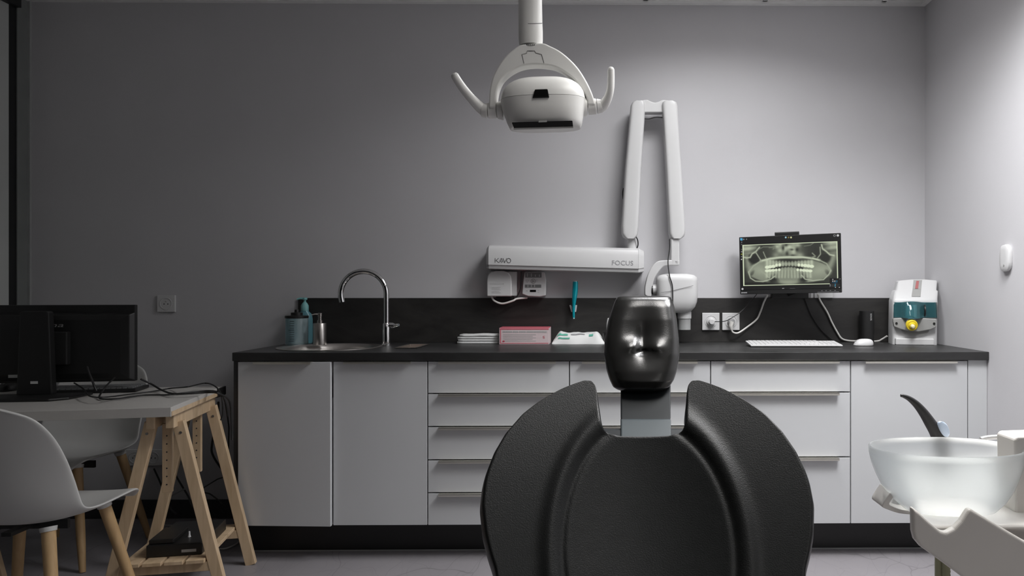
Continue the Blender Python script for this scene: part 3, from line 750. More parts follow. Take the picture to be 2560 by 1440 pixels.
# webcam cover
g = G().obox(MP(0.48, -0.030, -0.012), xv, uv, nv, 0.058, 0.0085, 0.009); g.obj('webcam', 'black_plastic', t, smooth=0, bevel=0.003)
# screen picture, painted per vertex
NX, NY = 420, 240
U, V = np.meshgrid(np.linspace(0.004, 0.996, NX), np.linspace(0.006, 0.925, NY))
xz = (1-V)*(55+2035*U)+V*(90+2025*U); yz = (1-U)*(190+1135*V)+U*(90+1200*V)
def gs(x0, y0, sx, sy, rot=0.0):
    c, s = math.cos(rot), math.sin(rot); dx, dy = xz-x0, yz-y0
    a, b = dx*c+dy*s, -dx*s+dy*c
    return np.exp(-(a/sx)**2-(b/sy)**2)
def ell(x0, y0, sx, sy, soft=0.12, rot=0.0):
    c, s = math.cos(rot), math.sin(rot); dx, dy = xz-x0, yz-y0
    d = np.sqrt(((dx*c+dy*s)/sx)**2+((-dx*s+dy*c)/sy)**2)
    return np.clip((1-d)/soft+0.5, 0, 1)
def seg(pts, wdt):
    d = np.full(xz.shape, 1e9)
    for (x0, y0), (x1, y1) in zip(pts, pts[1:]):
        L2 = (x1-x0)**2+(y1-y0)**2; tt = np.clip(((xz-x0)*(x1-x0)+(yz-y0)*(y1-y0))/L2, 0, 1)
        d = np.minimum(d, np.hypot(xz-x0-tt*(x1-x0), yz-y0-tt*(y1-y0)))
    return np.exp(-(d/wdt)**2)
def mixv(a, b, k): return a*(1-k)+b*k
film = ((U > 0.045) & (U < 0.957) & (V > 0.15) & (V < 0.842)).astype(float)
border = ((U > 0.034) & (U < 0.966) & (V > 0.138) & (V < 0.855)).astype(float)
I = np.full(xz.shape, 0.13)
I = mixv(I, 0.62, np.clip((620-yz)/200, 0, 1)*np.clip((520-xz)/250, 0, 1))
I = mixv(I, 0.60, np.clip((560-yz)/200, 0, 1)*np.clip((xz-1700)/200, 0, 1))
I += 0.08*np.sin(yz/17+xz/120)*((xz < 420) | (xz > 1740))*(yz < 520)
# sinuses and nose
I = mixv(I, 0.14, ell(640, 470, 210, 150, 0.5)); I = mixv(I, 0.11, ell(1480, 450, 230, 150, 0.5))
I = mixv(I, 0.50, gs(1060, 430, 260, 180)); 
for x0, y0, sx, sy, k in ((840, 370, 60, 40, 0.75), (900, 450, 60, 50, 0.7), (1010, 410, 40, 80, 0.7), (1170, 460, 55, 110, 0.75), (1080, 380, 60, 40, 0.85), (1250, 340, 60, 40, 0.7), (900, 330, 40, 40, 0.7), (1170, 330, 50, 50, 0.6), (1290, 540, 80, 50, 0.6), (820, 540, 70, 50, 0.5)):
    I = mixv(I, k, 0.8*gs(x0, y0, sx, sy))
for x0, y0, sx, sy in ((1020, 330, 40, 40), (1045, 510, 40, 50), (1150, 550, 60, 25), (960, 400, 25, 50), (1130, 430, 40, 20), (1240, 430, 35, 40)):
    I = mixv(I, 0.07, 0.85*gs(x0, y0, sx, sy))
I = mixv(I, 0.55, 0.6*gs(1095, 480, 40, 70))
# jaw
jaw = np.maximum(ell(1080, 860, 830, 260, 0.08), 0)
I = mixv(I, 0.44, jaw)
I = mixv(I, 0.46, seg([(240, 600), (260, 760), (330, 900)], 70)); I = mixv(I, 0.48, seg([(1960, 560), (1900, 720), (1820, 880)], 70))
I = mixv(I, 0.09, ell(360, 610, 110, 100, 0.5)); I = mixv(I, 0.10, ell(1790, 590, 100, 95, 0.5))
I = mixv(I, 0.14, ell(340, 900, 60, 30, 0.8, -1.0)*0.8); I = mixv(I, 0.14, ell(1830, 880, 60, 35, 0.8, 1.0)*0.8)
I = mixv(I, 0.62, 0.7*gs(500, 850, 200, 120, 0.3)*jaw); I = mixv(I, 0.62, 0.7*gs(1680, 840, 200, 120, -0.3)*jaw)
# bottom dark gaps beside the chin, chin
I = mixv(I, 0.07, ell(800, 1030, 130, 110, 0.6)); I = mixv(I, 0.07, ell(1330, 1010, 110, 120, 0.6))
I = mixv(I, 0.07, np.clip((yz-(1075-60*((xz-1080)/800)**2*0+0))/25, 0, 1))
I = mixv(I, 0.44, ell(1070, 980, 230, 150, 0.4)); I = mixv(I, 0.55, gs(1080, 1080, 220, 40))
# lines
for pts, wd, k in (([(510, 660), (700, 612), (900, 588), (1100, 580), (1350, 582), (1550, 605), (1680, 640)], 22, 0.8), ([(270, 870), (360, 760), (510, 660)], 14, 0.6), ([(1680, 640), (1820, 710), (1900, 850)], 14, 0.6),
                   ([(170, 590), (220, 600), (290, 590), (330, 520), (410, 470), (480, 390)], 16, 0.7), ([(400, 480), (460, 570), (520, 660)], 12, 0.6), ([(560, 480), (600, 570), (620, 610)], 10, 0.55),
                   ([(1720, 330), (1740, 410), (1820, 470), (1880, 530), (1960, 545)], 16, 0.72), ([(1690, 380), (1700, 520), (1640, 600)], 12, 0.55), ([(1540, 500), (1600, 560), (1520, 590)], 12, 0.5),
                   ([(260, 880), (300, 1000), (400, 1060), (560, 1070), (720, 1020), (800, 960)], 12, 0.66), ([(1330, 940), (1400, 1020), (1560, 1050), (1760, 1030), (1860, 930), (1900, 850)], 12, 0.66),
                   ([(500, 850), (600, 920), (690, 1000)], 14, 0.58), ([(680, 390), (800, 380), (760, 420)], 14, 0.4), ([(450, 440), (560, 380), (700, 380)], 10, 0.35), ([(1380, 360), (1500, 340), (1560, 300)], 10, 0.35)):
    I = mixv(I, k, seg(pts, wd))
I = mixv(I, 0.09, ell(1040, 650, 270, 36, 0.5)); I = mixv(I, 0.10, 0.8*ell(1340, 640, 170, 26, 0.6))
# bite gap
I = mixv(I, 0.07, seg([(720, 815), (860, 800), (980, 770), (1110, 760), (1240, 780), (1340, 800)], 26))
# roots and crowns
rs = np.random.RandomState(2)
for k, x0 in enumerate(np.linspace(640, 1530, 15)):
    edge_ = abs(x0-1085)/445
    I = mixv(I, 0.60+0.2*edge_, 0.75*seg([(x0-4, 660+20*(1-edge_)), (x0, 745)], 20+12*edge_))
    I = mixv(I, 0.95 if edge_ > 0.4 else 0.66, (0.95 if edge_ > 0.4 else 0.5)*ell(x0, 765-35*(1-edge_**2)+(20 if x0 < 780 else 0), 27+18*(edge_ > 0.7), 32, 0.35))
for k, x0 in enumerate(np.linspace(640, 1500, 15)):
    edge_ = abs(x0-1070)/430
    I = mixv(I, 0.66+0.08*edge_, 0.75*seg([(x0, 860), (x0+6*np.sign(x0-1070), 985-10*edge_)], 19+8*edge_))
    I = mixv(I, 0.93 if edge_ > 0.42 else 0.62, (0.95 if edge_ > 0.42 else 0.6)*ell(x0, 855-35*(1-edge_**1.2), 26+18*(edge_ > 0.7), 28+16*(edge_ < 0.4), 0.35))
I += rs.normal(0, 0.012, I.shape)
I = np.clip(I, 0.03, 1)
I = I**0.78
rgb = np.stack([I*0.94, I*0.98, I*0.86], -1)*0.95
cr = np.array([0.80, 0.84, 0.72])
scr = np.zeros(xz.shape+(3,))+0.035
scr = scr*(1-border[..., None])+cr*border[..., None]
scr = scr*(1-film[..., None])+rgb*film[..., None]
def blob(x0, y0, sx, sy, c, rnd=False):
    k = (ell(x0, y0, sx, sy, 0.3) if rnd else ((abs(xz-x0) < sx) & (abs(yz-y0) < sy)).astype(float))[..., None]
    global scr
    scr = scr*(1-k)+np.array(c)*k
blob(105, 232, 24, 24, (0.30, 0.62, 0.78)); blob(155, 232, 16, 14, (0.5, 0.5, 0.5), True); blob(212, 230, 12, 12, (0.5, 0.5, 0.5), True)
for y0, c in ((290, (0.45,)*3), (335, (0.4,)*3), (435, (0.35,)*3), (480, (0.6,)*3), (528, (0.6, 0.62, 0.2)), (578, (0.5,)*3), (630, (0.8,)*3)): blob(112, y0, 13, 12, c, True)
for x0, c in ((1012, (0.6, 0.75, 0.8)), (1068, (0.45, 0.4, 0.2)), (1118, (0.8, 0.8, 0.6))): blob(x0, 188, 18, 18, c, True)
blob(1970, 145, 24, 24, (0.55,)*3, True); blob(1970, 145, 14, 14, (0.05,)*3, True); blob(2034, 143, 24, 24, (0.75,)*3, True)
blob(138, 1217, 22, 22, (0.7,)*3, True); blob(955, 1206, 9, 7, (0.6,)*3); blob(977, 1206, 7, 7, (0.6,)*3); blob(1155, 1204, 55, 4, (0.3,)*3)
blob(1985, 1100, 105, 100, (0.03,)*3); blob(1940, 1024, 12, 8, (0.7,)*3); blob(2075, 1018, 7, 7, (0.6,)*3)
for x0, c in ((1940, (0.7,)*3), (1978, (0.7,)*3), (2015, (0.1, 0.45, 0.6))): blob(x0, 1060, 13, 12, c, True)
blob(1980, 1092, 55, 5, (0.05, 0.3, 0.42))
for y0 in (1122, 1142, 1160): blob(1990, y0, 80, 3, (0.25,)*3)
blob(1984, 1140, 5, 26, (0.2, 0.6, 0.75)); blob(1887, 1145, 6, 24, (0.5,)*3); blob(1990, 1185, 10, 9, (0.7,)*3, True); blob(2064, 1185, 9, 9, (0.7,)*3, True)
lin = np.where(scr <= 0.04045, scr/12.92, ((scr+0.055)/1.055)**2.4)
verts = np.array(MP(0, 0, 0.0012))[None, None]+np.array(xv)[None, None]*(U*Wm)[..., None]-np.array(uv)[None, None]*(V*Hm)[..., None]
me = bpy.data.meshes.new('screen')
idx = np.arange(NX*NY).reshape(NY, NX)
faces = np.stack([idx[1:, :-1], idx[1:, 1:], idx[:-1, 1:], idx[:-1, :-1]], -1).reshape(-1, 4)
me.from_pydata(verts.reshape(-1, 3).tolist(), [], faces.tolist())
ca = me.color_attributes.new('Col', 'FLOAT_COLOR', 'POINT')
ca.data.foreach_set('color', np.concatenate([lin.reshape(-1, 3), np.ones((NX*NY, 1))], 1).astype(np.float32).ravel())
link('screen', me, 'screen_image', t)
g = G()
for k in range(7): g.obox(MP(0.016+0.0085*k, 0.972, 0.0005), xv, uv, nv, 0.0016, 0.0030 if k else 0.0042, 0.0004)
g.obj('bezel_lettering', 'print_grey', t, smooth=0)
g = G()
for k, uu in enumerate((0.81, 0.85, 0.89, 0.935)):
    g.obox(MP(uu, 0.962, 0.0005), xv, uv, nv, 0.003, 0.0008, 0.0004)
g.obox(MP(0.87, 0.985, 0.0005), xv, uv, nv, 0.05, 0.0005, 0.0004)
g.obj('bezel_buttons', 'print_grey', t, smooth=0)

# cords under the monitor
def cord(name, pts, r, m, label, parent=None):
    o = G().tube(smoothpts(pts, 8), r, 10).obj(name, m, parent)
    if not parent: tag(o, label, 'cord')
    return o
yq = YS-0.02
t = thing('adapter_cord', 'thin black cord from the x-ray monitor to the left plug', 'cord', s1)
G().lathe([(0.021, 0.0), (0.021, 0.012), (0.014, 0.014), (0.014, 0.036), (0.012, 0.038), (0, 0.038)], s1, -EY).obj('plug', 'plastic_white', t)
cord('lead', [s1+Vector((0.012, -0.028, 0)), A(1812, 803, YS-0.066), A(1832, 793, YS-0.072), A(1856, 776, YS-0.06), A(1880, 750, YS-0.05), A(1892, 735, 3.62)], 0.002, 'cable_black', '', t)
t = thing('white_power_cord', 'thick white power cord hanging from the x-ray monitor to the right socket', 'cord', s2)
G().lathe([(0.018, 0.0), (0.018, 0.012), (0.015, 0.03), (0.0, 0.032)], s2, -EY).obj('plug', 'cable_grey', t)
G().tube([s2+Vector((0.0, -0.022, 0)), A(1827, 815, s2.y-0.026), A(1829, 825, s2.y-0.026)], [0.013, 0.011, 0.006], 12).obj('plug_neck', 'cable_white', t)
cord('lead', [A(1828, 822, s2.y-0.026), A(1833, 831, s2.y-0.026), A(1846, 832, s2.y-0.022), A(1866, 819, YS-0.022), A(1891, 799, YS-0.02), A(1901, 780, YS-0.02), A(1910, 755, YS-0.03), A(1919, 738, YS-0.06)], 0.0045, 'cable_white', '', t)
cord('data_cord', [A(2045, 735, YB-0.03), A(2051, 752, YS-0.012), A(2068, 780, YS-0.012), A(2080, 806, YS-0.012), A(2093, 830, YS-0.012), A(2104, 846, YS-0.012), A(2120, 851.5, YS-0.008), A(2150, 853, YS-0.0075), A(2192, 853, YS-0.0075), A(2205, 848, 3.69), A(2218, 840, 3.67)], 0.0045, 'cable_white', 'long white cord from the wall trunking past the small speaker to the mixing machine')
cord('screen_cord', [A(2012, 745, YS-0.01), A(2020, 768, YS-0.008), A(2034, 798, YS-0.008), A(2054, 826, YS-0.008), A(2070, 841, YS-0.008), A(2082, 850, YS-0.012)], 0.003, 'cable_black', 'black cord hanging down the splashback right of the monitor mount')

# ------------------------------------------------------------------ keyboard, mouse, speaker
kf0, kf1 = AZ(1877, 866, WZ+0.004), AZ(2107, 866, WZ+0.004); kb0, kb1 = AZ(1860, 848, WZ+0.016), AZ(2080, 848, WZ+0.016)
ex = (kf1-kf0); KW = ex.length; ex.normalize(); ey = Vector((0, 1, 0)); KD = 0.125
base = kf0.copy(); base.z = WZ
ey = Vector((0, KD, 0.012)).normalized(); ez = ex.cross(ey).normalized()
t = thing('keyboard', 'slim white computer keyboard below the x-ray monitor', 'keyboard', base)
b0 = base+Vector((0, 0, 0.004))
G().obox(b0+ex*KW/2+ey*KD/2+ez*0.003, ex, ey, ez, KW/2, KD/2, 0.0035).obj('case', 'plastic_white', t, smooth=0, bevel=0.002)
for kx in (0.15, 0.85): G().obox(b0+ex*KW*kx+ey*0.01-ez*0.002, ex, ey, ez, 0.006, 0.005, 0.0018).obj('rubber_foot', 'black_plastic', t, smooth=0)
for kx in (0.1, 0.9): G().obox(Vector((b0.x, b0.y, WZ+0.007))+ex*KW*kx+EY*(KD-0.012), EX, EY, EZ, 0.01, 0.006, 0.007).obj('rubber_foot', 'black_plastic', t, smooth=0)
nk = 20; kw = (KW-0.016)/nk; rows_ = 6; kd = (KD-0.014)/rows_
kme = {}
def key(c0, span, r):
    if span not in kme:
        m_ = G().obox((0, 0, 0), ex, ey, ez, (span*kw-0.003)/2, (kd-0.003)/2, 0.0016).mesh('key', 0); m_.materials.append(MATS['plastic_white']); kme[span] = m_
    o = bpy.data.objects.new('key', kme[span]); COL.objects.link(o); o.parent = t
    o.matrix_parent_inverse = Matrix.Translation(-t.location)
    o.location = b0+ex*(0.008+kw*(c0+span/2))+ey*(0.007+kd*(r+0.5))+ez*0.008
for r in range(rows_):
    if r == 0:
        for c0, s in ((0, 1), (1, 1), (2, 1), (3, 6), (9, 1), (10, 1), (11, 1), (12, 1)): key(c0, s, r)
    else:
        for c0 in range(13):
            if not (r == 2 and c0 == 12): key(c0, 1, r)
    for c0 in (13, 14, 15): 
        if r in (0, 3, 4, 5): key(c0, 1, r)
    if r < 5:
        for c0 in (16, 17, 18, 19): key(c0, 1, r)
mo = AZ(2164, 866, WZ)
t = thing('mouse', 'white computer mouse on the worktop before the small speaker', 'mouse', mo)
rg = []
for k in range(10):
    q = k/9*PI/2
    hz = 0.030*math.sin(q)
    sc = math.cos(q)**0.6 if k < 9 else 0.05
    ctr = Vector((mo.x+0.008*math.sin(q), mo.y+0.03, WZ+hz))
    rg.append(sring(ctr, EX, EY, 0.045*sc, 0.032*sc, 2.5, 32))
G().loft([sring((mo.x, mo.y+0.03, WZ), EX, EY, 0.041, 0.029, 2.5, 32)]+[sring((mo.x, mo.y+0.03, WZ+0.004), EX, EY, 0.045, 0.032, 2.5, 32)]+[[v+Vector((0, 0, 0.004)) for v in r] for r in rg[1:]]).obj('shell', 'plastic_white', t, smooth=60)
G().tube([Vector((mo.x-0.036, mo.y+0.03, WZ+0.0225)), Vector((mo.x-0.026, mo.y+0.03, WZ+0.0275))], 0.003, 8).obj('wheel', 'plastic_grey', t)
ysn = 3.63
t = thing('speaker', 'small black upright speaker against the splashback', 'speaker', A(2173, 852, ysn+0.03))
sx0, sx1 = A(2156, 800, ysn).x, A(2189, 800, ysn).x
G().loft([sring(((sx0+sx1)/2, ysn+0.032, z), EX, EY, (sx1-sx0)/2, 0.032, 3, 36) for z in (WZ, WZ+0.004, A(2173, 779, ysn).z-0.002, A(2173, 778, ysn).z)]).obj('cabinet', 'black_plastic', t)
zz0, zz1 = A(2178, 801, ysn).z, A(2178, 784, ysn).z
text('speaker_lettering', 'SONOS', Vector((A(2179.5, 790, ysn).x, ysn-0.0008, zz0)), EZ, -EX, zz1-zz0, 0.008, 'plastic_white', t, depth=0.0)

# ------------------------------------------------------------------ mixing machine
def zp(zx, zy): return 2200+zx/7.2, 680+zy/7.2
YM = 3.50
def MZ(zx, zy, Y=YM):
    a, b = zp(zx, zy); return A(a, b, Y)
t = thing('mixing_machine', 'white dental mixing machine with teal cover and yellow nozzle in the corner', 'mixing machine', (MZ(620, 0).x, YM, WZ))
def body_row(zl, zr, zy, yf, yb=3.665):
    a, b = MZ(zl, zy, yf), MZ(zr, zy, yf); z = max(a.z, WZ)
    return sring(((a.x+b.x)/2, (yf+yb)/2, z), EX, EY, (b.x-a.x)/2, (yb-yf)/2, 9, 44)
ym = YM+0.02
rws = [body_row(232, 998, 1290, ym), body_row(232, 998, 1000, ym), body_row(235, 1005, 830, ym), body_row(240, 1008, 520, ym), body_row(243, 1000, 480, ym+0.006), body_row(248, 985, 345, ym+0.03), body_row(272, 955, 325, ym+0.034), body_row(275, 942, 170, ym+0.06), body_row(300, 915, 152, ym+0.066), body_row(500, 720, 134, ym+0.072)]
rws[0] = [Vector((v.x, v.y, WZ)) for v in rws[0]]
G().loft(rws).obj('housing', 'plastic_white', t, smooth=40)
G().box(MZ(300, 1300).x, MZ(948, 1300).x, YM-0.005, YM+0.03, WZ, MZ(600, 1195, YM).z).obj('foot', 'plastic_white', t, smooth=0, bevel=0.004)
def strip(zx0a, zx1a, zya, ya_, zx0b, zx1b, zyb, yb__, name, m, d=0.0015):
    P = [MZ(zx0a, zya, ya_-d), MZ(zx1a, zya, ya_-d), MZ(zx1b, zyb, yb__-d), MZ(zx0b, zyb, yb__-d)]
    return G().prism(P, (0, 0.006, 0)).obj(name, m, t, smooth=0)
strip(545, 695, 440, ym+0.012, 540, 685, 310, ym+0.037, 'window_strip', 'plastic_grey')
strip(540, 685, 308, ym+0.037, 532, 675, 145, ym+0.066, 'window_strip', 'plastic_grey')
strip(583, 633, 298, ym+0.038, 583, 628, 160, ym+0.063, 'level_gauge', 'indicator_red', 0.003)
for zy, m in ((180, 'pink_pale'), (213, 'print_pale')):
    strip(340, 490, zy+9, ym+0.0595-(zy-180)*0.00015, 350, 480, zy-5, ym+0.0615-(zy-180)*0.00015, 'printed_line', m, 0.001)
# dark inside and teal cover
G().prism([MZ(x, y, ym-0.002) for x, y in ((275, 545), (985, 545), (1000, 830), (268, 830))], (0, 0.004, 0)).obj('recess', 'plastic_midgrey', t, smooth=0)
G().loft([sring((MZ(570, 700).x, ym-0.012, MZ(570, zy).z), EX, EY, 0.026, 0.012, 3, 24) for zy in (840, 590)]).obj('mixing_chamber', 'paper', t)
G().lathe([(0.03, 0), (0.03, 0.006)], MZ(760, 690, ym-0.008), EX).obj('drive_disc', 'black_plastic', t)
def cov(zl, zr, zy, dep):
    a, b = MZ(zl, zy, ym-0.02), MZ(zr, zy, ym-0.02); n = 24; out = []
    for k in range(n+1):
        u = k/n; x = a.x+(b.x-a.x)*u
        zc_ = math.exp(-((u-0.42)/0.2)**4)
        out.append(Vector((x, ym-0.020-dep*zc_, a.z+0.004*zc_*(1 if zy < 600 else -1.0))))
    return out
r0 = [Vector((v.x, ym-0.001, v.z)) for v in cov(275, 985, 540, 0)]; r3 = [Vector((v.x, ym-0.001, v.z)) for v in cov(268, 1000, 828, 0)]
G().grid([r0, cov(285, 975, 548, 0.012), cov(270, 990, 600, 0.028), cov(265, 1000, 822, 0.045), r3]).obj('cover', 'teal_cover', t, smooth=50, solid=0.002)
G().tube(cov(265, 1003, 826, 0.046), 0.0014, 8).obj('cover_edge', 'frame_dark', t)
P = [(268, 838), (430, 825), (560, 790), (720, 825), (1003, 840), (1000, 900), (995, 990), (900, 1035), (700, 1075), (560, 1080), (400, 1035), (285, 990), (268, 900)]
G().prism([MZ(x, y, ym-0.028) for x, y in P], (0, 0.029, 0)).obj('front_panel', 'plastic_grey', t, bevel=0.004, smooth=0)
G().prism([MZ(x, y, ym-0.012) for x, y in ((395, 1040), (862, 1040), (850, 1090), (800, 1125), (680, 1145), (550, 1143), (450, 1115), (405, 1075))], (0, 0.013, 0)).obj('lower_ring', 'plastic_grey', t, bevel=0.003, smooth=0)
for zx in (322, 955): G().lathe([(0.0055, 0), (0.0055, 0.003), (0.003, 0.003), (0.002, 0.001)], MZ(zx, 925, ym-0.028), -EY, seg=16).obj('screw', 'frame_dark', t)
nz = MZ(565, 930, ym-0.03); ax = Vector((0, -1, -0.22)).normalized()
G().lathe([(0.021, 0.0), (0.021, 0.02)], nz+EZ*0.012, ax).obj('nozzle_socket', 'paper', t)
G().lathe([(0.021, 0.012), (0.0265, 0.016), (0.0265, 0.034), (0.024, 0.037), (0.016, 0.037), (0.013, 0.044), (0.011, 0.044)], nz, ax, seg=24).obj('nozzle_ring', 'yellow', t)
G().lathe([(0.0095, 0.040), (0.0095, 0.060), (0.006, 0.066), (0.003, 0.067)], nz, ax, seg=16).obj('nozzle_tip', 'nozzle', t)

t.rotation_euler[2] = math.radians(-12.5)          # turned towards the room
# sensor on the right wall
ths = AX(2520, 645, XR)
t = thing('wall_sensor', 'small white oval wall controller on the right wall', 'wall controller', ths)
sn = []
for dn, sc in ((0.0, 0.92), (0.006, 1.0), (0.016, 0.97), (0.019, 0.85), (0.020, 0.4)):
    sn.append(sring(ths+Vector((-dn, 0, 0)), EY, EZ, 0.036*sc, 0.052*(sc if sc > 0.5 else 0.6), 3, 28))
hz_ = (AX(2520, 611, XR).z-AX(2520, 679, XR).z)/2
sn = [[Vector((v.x, v.y, ths.z+(v.z-ths.z)*hz_/0.052)) for v in r] for r in sn]
G().loft(sn).obj('case', 'plastic_white', t, smooth=50)
G().loft([sring(ths+Vector((-0.020-d, -0.005, -0.03)), EY, EZ, 0.004, 0.004, 2, 12) for d in (0, 0.0015)]).obj('button', 'plastic_grey', t)

# ------------------------------------------------------------------ treatment chair
XC = 1618
BO = A(XC, 1280, 1.45)                         # a point on the reclined back, at its widest
tilt = math.radians(40)
BU = Vector((0, math.sin(tilt), math.cos(tilt))); BN = Vector((0, -math.cos(tilt), math.sin(tilt)))
def on_back(px, py):
    d = ray(px, py); k = (BO-CAM).dot(BN)/d.dot(BN); q = CAM+d*k-BO
    return q.x, q.dot(BU)
def BPt(u, v, n=0): return BO+EX*u+BU*v+BN*n
outl = [(1440, 1243), (1400, 1230), (1350, 1218), (1280, 1211), (1230, 1216), (1200, 1223), (1150, 1241), (1100, 1268), (1050, 1308), (1020, 1342), (1000, 1370), (980, 1402), (966, 1432), (957, 1455), (953.5, 1468)]
inn = [(1086, 1545), (1083, 1528), (1077, 1516), (1065, 1509), (1050, 1504), (1020, 1499.5), (1000, 1497), (980, 1494), (966, 1490), (957, 1482), (953.5, 1472)]
ov = [on_back(x, y) for y, x in outl]; iv = [on_back(x, y) for y, x in inn]
WV = np.array([v for u, v in ov]); WU = np.array([-u for u, v in ov])
IV = np.array([v for u, v in iv]); IU = np.array([-u for u, v in iv])
vb, vt, vn = -0.52, WV[-1], IV[0]
WV = np.concatenate([[-0.52, -0.46, -0.40, -0.30], WV]); WU = np.concatenate([[0.20, 0.225, 0.235, 0.255], WU])
vs_low = list(np.linspace(vb, vn-0.012, 72))+[vn-0.004, vn]
vs_hi = [v for v in IV[1:]]
dense = []
for a, b in zip([vn]+vs_hi, vs_hi):
    dense += list(np.linspace(a, b, 3)[1:])
vs_hi = dense
u_n = float(IU[0])
def half(v): return float(np.interp(v, WV, WU))
def inner_u(v): return float(np.interp(v, IV, IU)) if v > vn else u_n*1.0
pe = on_back(1408, 1260)[0]
pet = on_back(1618, 1092)[1]
def nfun(u, v):
    a = abs(u)
    wrap = 0.045*(a/0.33)**2
    # oval inner panel: rises from a piped crease
    cu, cv = -pe, -0.06
    sv = (pet-cv)*1.18
    d = math.sqrt((a/cu)**2+((v-cv)/sv)**2) if v > cv-0.5 else 9
    e = (d-1)*cu
    crease = -0.006*math.exp(-(e/0.006)**2)+0.007*math.exp(-((e-0.022)/0.016)**2)
    inside = -0.020*max(0, 1-d*d)
    return wrap+crease+inside
tch = thing('treatment_chair', 'black leather dental treatment chair with winged backrest and headrest', 'dental chair', (BO.x, 0.95, 0))
g = G()
NK, NC = 44, 24
for side in (-1, 1):
    rows = []
    for v in vs_low+vs_hi:
        W_, n_ = half(v), inner_u(v); r = []
        for k in range(NK+1):
            u = side*(n_+(W_-n_)*(k/NK)**0.85); r.append(BPt(u, v, nfun(u, v)))
        rows.append(r)
    g.grid(rows)
rows = []
for v in vs_low:
    rows.append([BPt(u_n*(2*k/NC-1), v, nfun(u_n*(2*k/NC-1), v)) for k in range(NC+1)])
g.grid(rows)
me = g.mesh('backrest', 180)
bm = bmesh.new(); bm.from_mesh(me); bmesh.ops.remove_doubles(bm, verts=bm.verts, dist=1e-5); bmesh.ops.recalc_face_normals(bm, faces=bm.faces)
if sum((f.normal.dot(BN) for f in bm.faces)) < 0: bmesh.ops.reverse_faces(bm, faces=bm.faces)
bm.to_mesh(me); bm.free()
me.polygons.foreach_set('use_smooth', [True]*len(me.polygons))
o = link('backrest', me, 'leather', tch)
m = o.modifiers.new('thickness', 'SOLIDIFY'); m.thickness = 0.045; m.offset = -1
m = o.modifiers.new('subdivision', 'SUBSURF'); m.levels = 1; m.render_levels = 1
# back shell
# headrest
hr = [(986, 1565, 1652, 0.020), (982, 1545, 1668, 0.032), (974, 1533, 1679, 0.042), (955, 1524, 1691, 0.052), (930, 1516, 1699, 0.056), (890, 1510, 1705, 0.058), (850, 1512, 1703.5, 0.056), (800, 1522, 1698, 0.050), (765, 1534, 1691, 0.042), (750, 1540, 1686, 0.034), (743, 1545, 1682, 0.024), (740, 1552, 1676, 0.012)]
pyk = np.array([r[0] for r in hr][::-1]); LK = np.array([r[1] for r in hr][::-1]); RK = np.array([r[2] for r in hr][::-1]); DK = np.array([r[3] for r in hr][::-1])
rings = []
n = 72
for py in list(np.linspace(986, 974, 6))+list(np.linspace(970, 752, 46))+list(np.linspace(749, 740, 6)):
    l, r, d = np.interp(py, pyk, LK), np.interp(py, pyk, RK), np.interp(py, pyk, DK)
    Yh = 1.80+(862-py)*0.00050
    a, b = A(l, py, Yh), A(r, py, Yh); c = (a+b)/2; hx = (b.x-a.x)/2; rg = []
    for k in range(n):
        an = 2*PI*k/n; cs, sn = math.cos(an), math.sin(an)
        x = hx*math.copysign(abs(cs)**(2/2.7), cs); y = d*math.copysign(abs(sn)**(2/2.4), sn)
        if sn < 0:
            fx = x/0.1
            f = -sn
            s_ = (py-862)/100.0
            # cushioned hollow for the head with a pinched fold below its middle
            y += f*(0.022*math.exp(-((fx)/0.55)**2-((s_+0.25)/0.75)**2))
            y += f*0.016*math.exp(-((fx-0.02)/0.09)**2-((s_+0.05)/0.35)**2)
            y -= f*0.010*math.exp(-((abs(fx-0.02)-0.30)/0.22)**2-((s_-0.02-0.10*abs(fx))/0.16)**2)
            y += f*0.012*math.exp(-((fx-0.02)/0.16)**2-((s_-0.20)/0.07)**2)
        rg.append(Vector((c.x+x, Yh+0.058+y, c.z)))
    rings.append(rg)
G().loft(rings).obj('headrest', 'leather_head', tch, smooth=180, sub=1)
# headrest bracket
def brk(px0, px1, py0, py1, Y0b, Y1b, th, name, m, bev=0.003):
    P = [A(px0, py1, Y1b), A(px1, py1, Y1b), A(px1, py0, Y0b), A(px0, py0, Y0b)]
    return G().prism(P, (0, th, 0)).obj(name, m, tch, smooth=0, bevel=bev)
brk(1552, 1677, 940, 1050, 1.83, 1.72, 0.02, 'headrest_bracket', 'bracket_grey')
brk(1552, 1678, 1049, 1100, 1.715, 1.655, 0.03, 'bracket_slide', 'bracket_light')
brk(1500, 1735, 1075, 1130, 1.69, 1.63, 0.02, 'back_shell_edge', 'bracket_grey')
cs = [sring(BPt(0, v, -0.070), EX, BN, wd, 0.028, 4, 28) for v, wd in ((-0.5, 0.17), (-0.3, 0.20), (0.0, 0.22), (0.14, 0.17), (0.18, 0.10))]
G().loft(cs).obj('back_shell', 'bracket_grey', tch, smooth=50)
